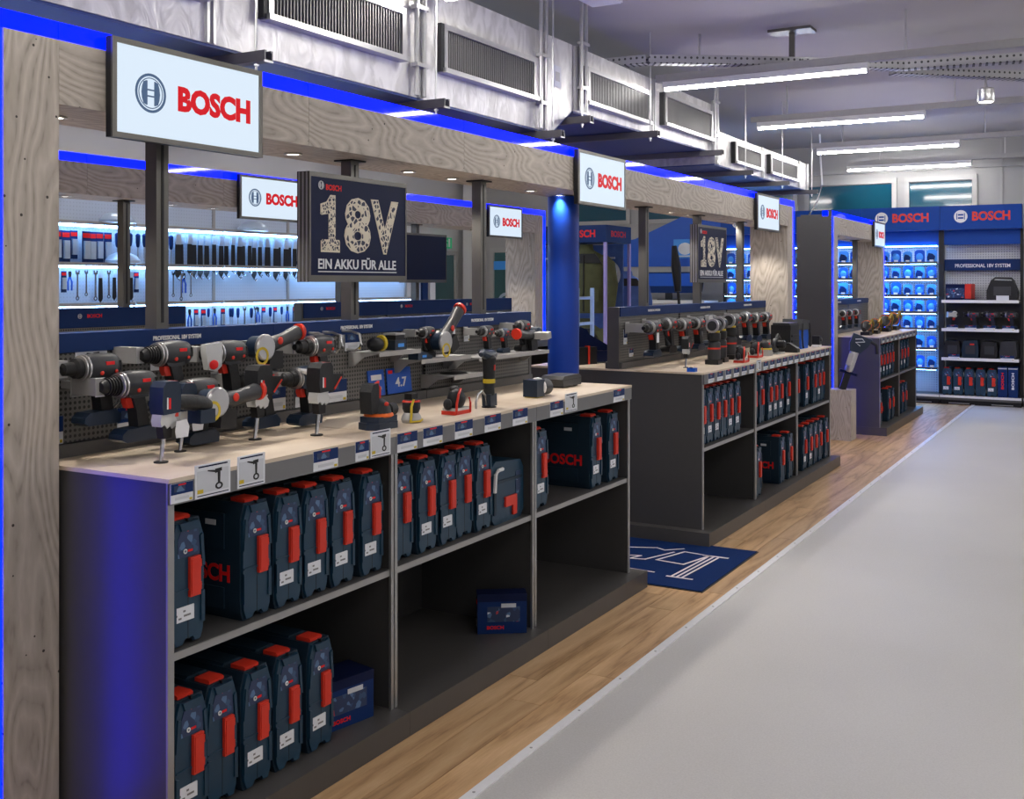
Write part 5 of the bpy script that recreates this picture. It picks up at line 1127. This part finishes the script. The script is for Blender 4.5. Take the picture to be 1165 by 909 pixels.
for i, y in enumerate([-1.6, 1.6, 4.78, 7.87, 10.3, 12.6, 14.72]):
    tube_row(y, (-2.37, .75, 3.2) if y < 14 else (-2.5, .75), 'steel light rail across the ceiling, %s row from the near end' % ordn(i), x1=4.3)
for i, y in enumerate([3.0, 6.0, 9.0, 12.0]):
    tube_row(y, (-5.6, -7.9), 'steel light rail behind the duct, rear %s row' % ordn(i), x0=-8.9, x1=-4.5, z=3.1)
# cable trays
def tray(pts, z, label, wd=.1):
    t = thing('cable_tray', label, 'cable tray', (0, 0, z), group='cable trays')
    for p, q in zip(pts, pts[1:]):
        p, q = Vector((*p, 0)), Vector((*q, 0)); d = q-p; L = d.length; a = math.atan2(d.y, d.x)
        s = B().box(0, L, -wd/2, wd/2, 0, .004).box(0, L, -wd/2, -wd/2+.004, 0, .065).box(0, L, wd/2-.004, wd/2, 0, .065)
        O('section', s.mesh('section', 'tray_steel'), t, (p.x, p.y, 0), (0, 0, a))
        O('cable', B().tube([(0, .01, .012), (L*.5, -.01, .012), (L, .01, .012)], .012, 6).tube([(0, -.02, .012), (L, .025, .013)], .01, 6).mesh('cable', 'cloth_band'), t, (p.x, p.y, 0), (0, 0, a))
    return t
tray([(-4.2, 7.35), (-3.1, 7.45), (-2.6, 7.78), (-2.15, 8.1), (-1.5, 8.62), (-.6, 8.75), (2.5, 8.9)], 3.12, 'perforated steel cable tray bending away from the duct under the ceiling')
tray([(-1.6, 8.75), (-.75, 9.5), (1.5, 11.6)], 3.12, 'second perforated cable tray branching to the right')
t = thing('tray_hanger', 'steel T-shaped tray hanger fixed to the ceiling', 'bracket', (-2.2, 8.08, 3.12)); PB('stem', 'pole_grey', -.02, .02, -.012, .012, .0, CEIL-3.12-.02, t); PB('plate', 'pole_grey', -.16, .16, -.09, .09, CEIL-3.12-.02, CEIL-3.12, t, .003); PB('saddle', 'steel', -.05, .05, -.07, .07, -.006, 0, t)
t = thing('ceiling_spotlight', 'small white cylinder spotlight hanging under the cable tray', 'light', (-.98, 9.2, 2.92)); O('body', B().lathe([(0, .058), (.01, .062), (.1, .062), (.11, .05)], 'z', n=18).mesh('body', 'steel'), t); O('lens', B().lathe([(-.002, .05), (.003, .05)], 'z', n=18).mesh('lens', 'spot_glow'), t); O('yoke', B().tube([(0, -.065, .05), (0, -.065, .14), (0, 0, .2), (0, .065, .14), (0, .065, .05)], .006, 6).mesh('yoke', 'steel_dull'), t)
t = thing('loose_cable', 'white cable hanging from the ceiling in front of the back wall', 'cable', (-3.4, 13.9, 0)); O('cord', B().tube([(-.03, 0, CEIL), (-.02, 0, 3.1), (0, 0, 2.75), (-.06, 0, 2.55), (-.16, 0, 2.38), (-.13, 0, 2.25)], .012, 8).mesh('cord', 'white'), t); PB('plug', 'white', -.15, -.11, -.02, .02, 2.19, 2.26, t)
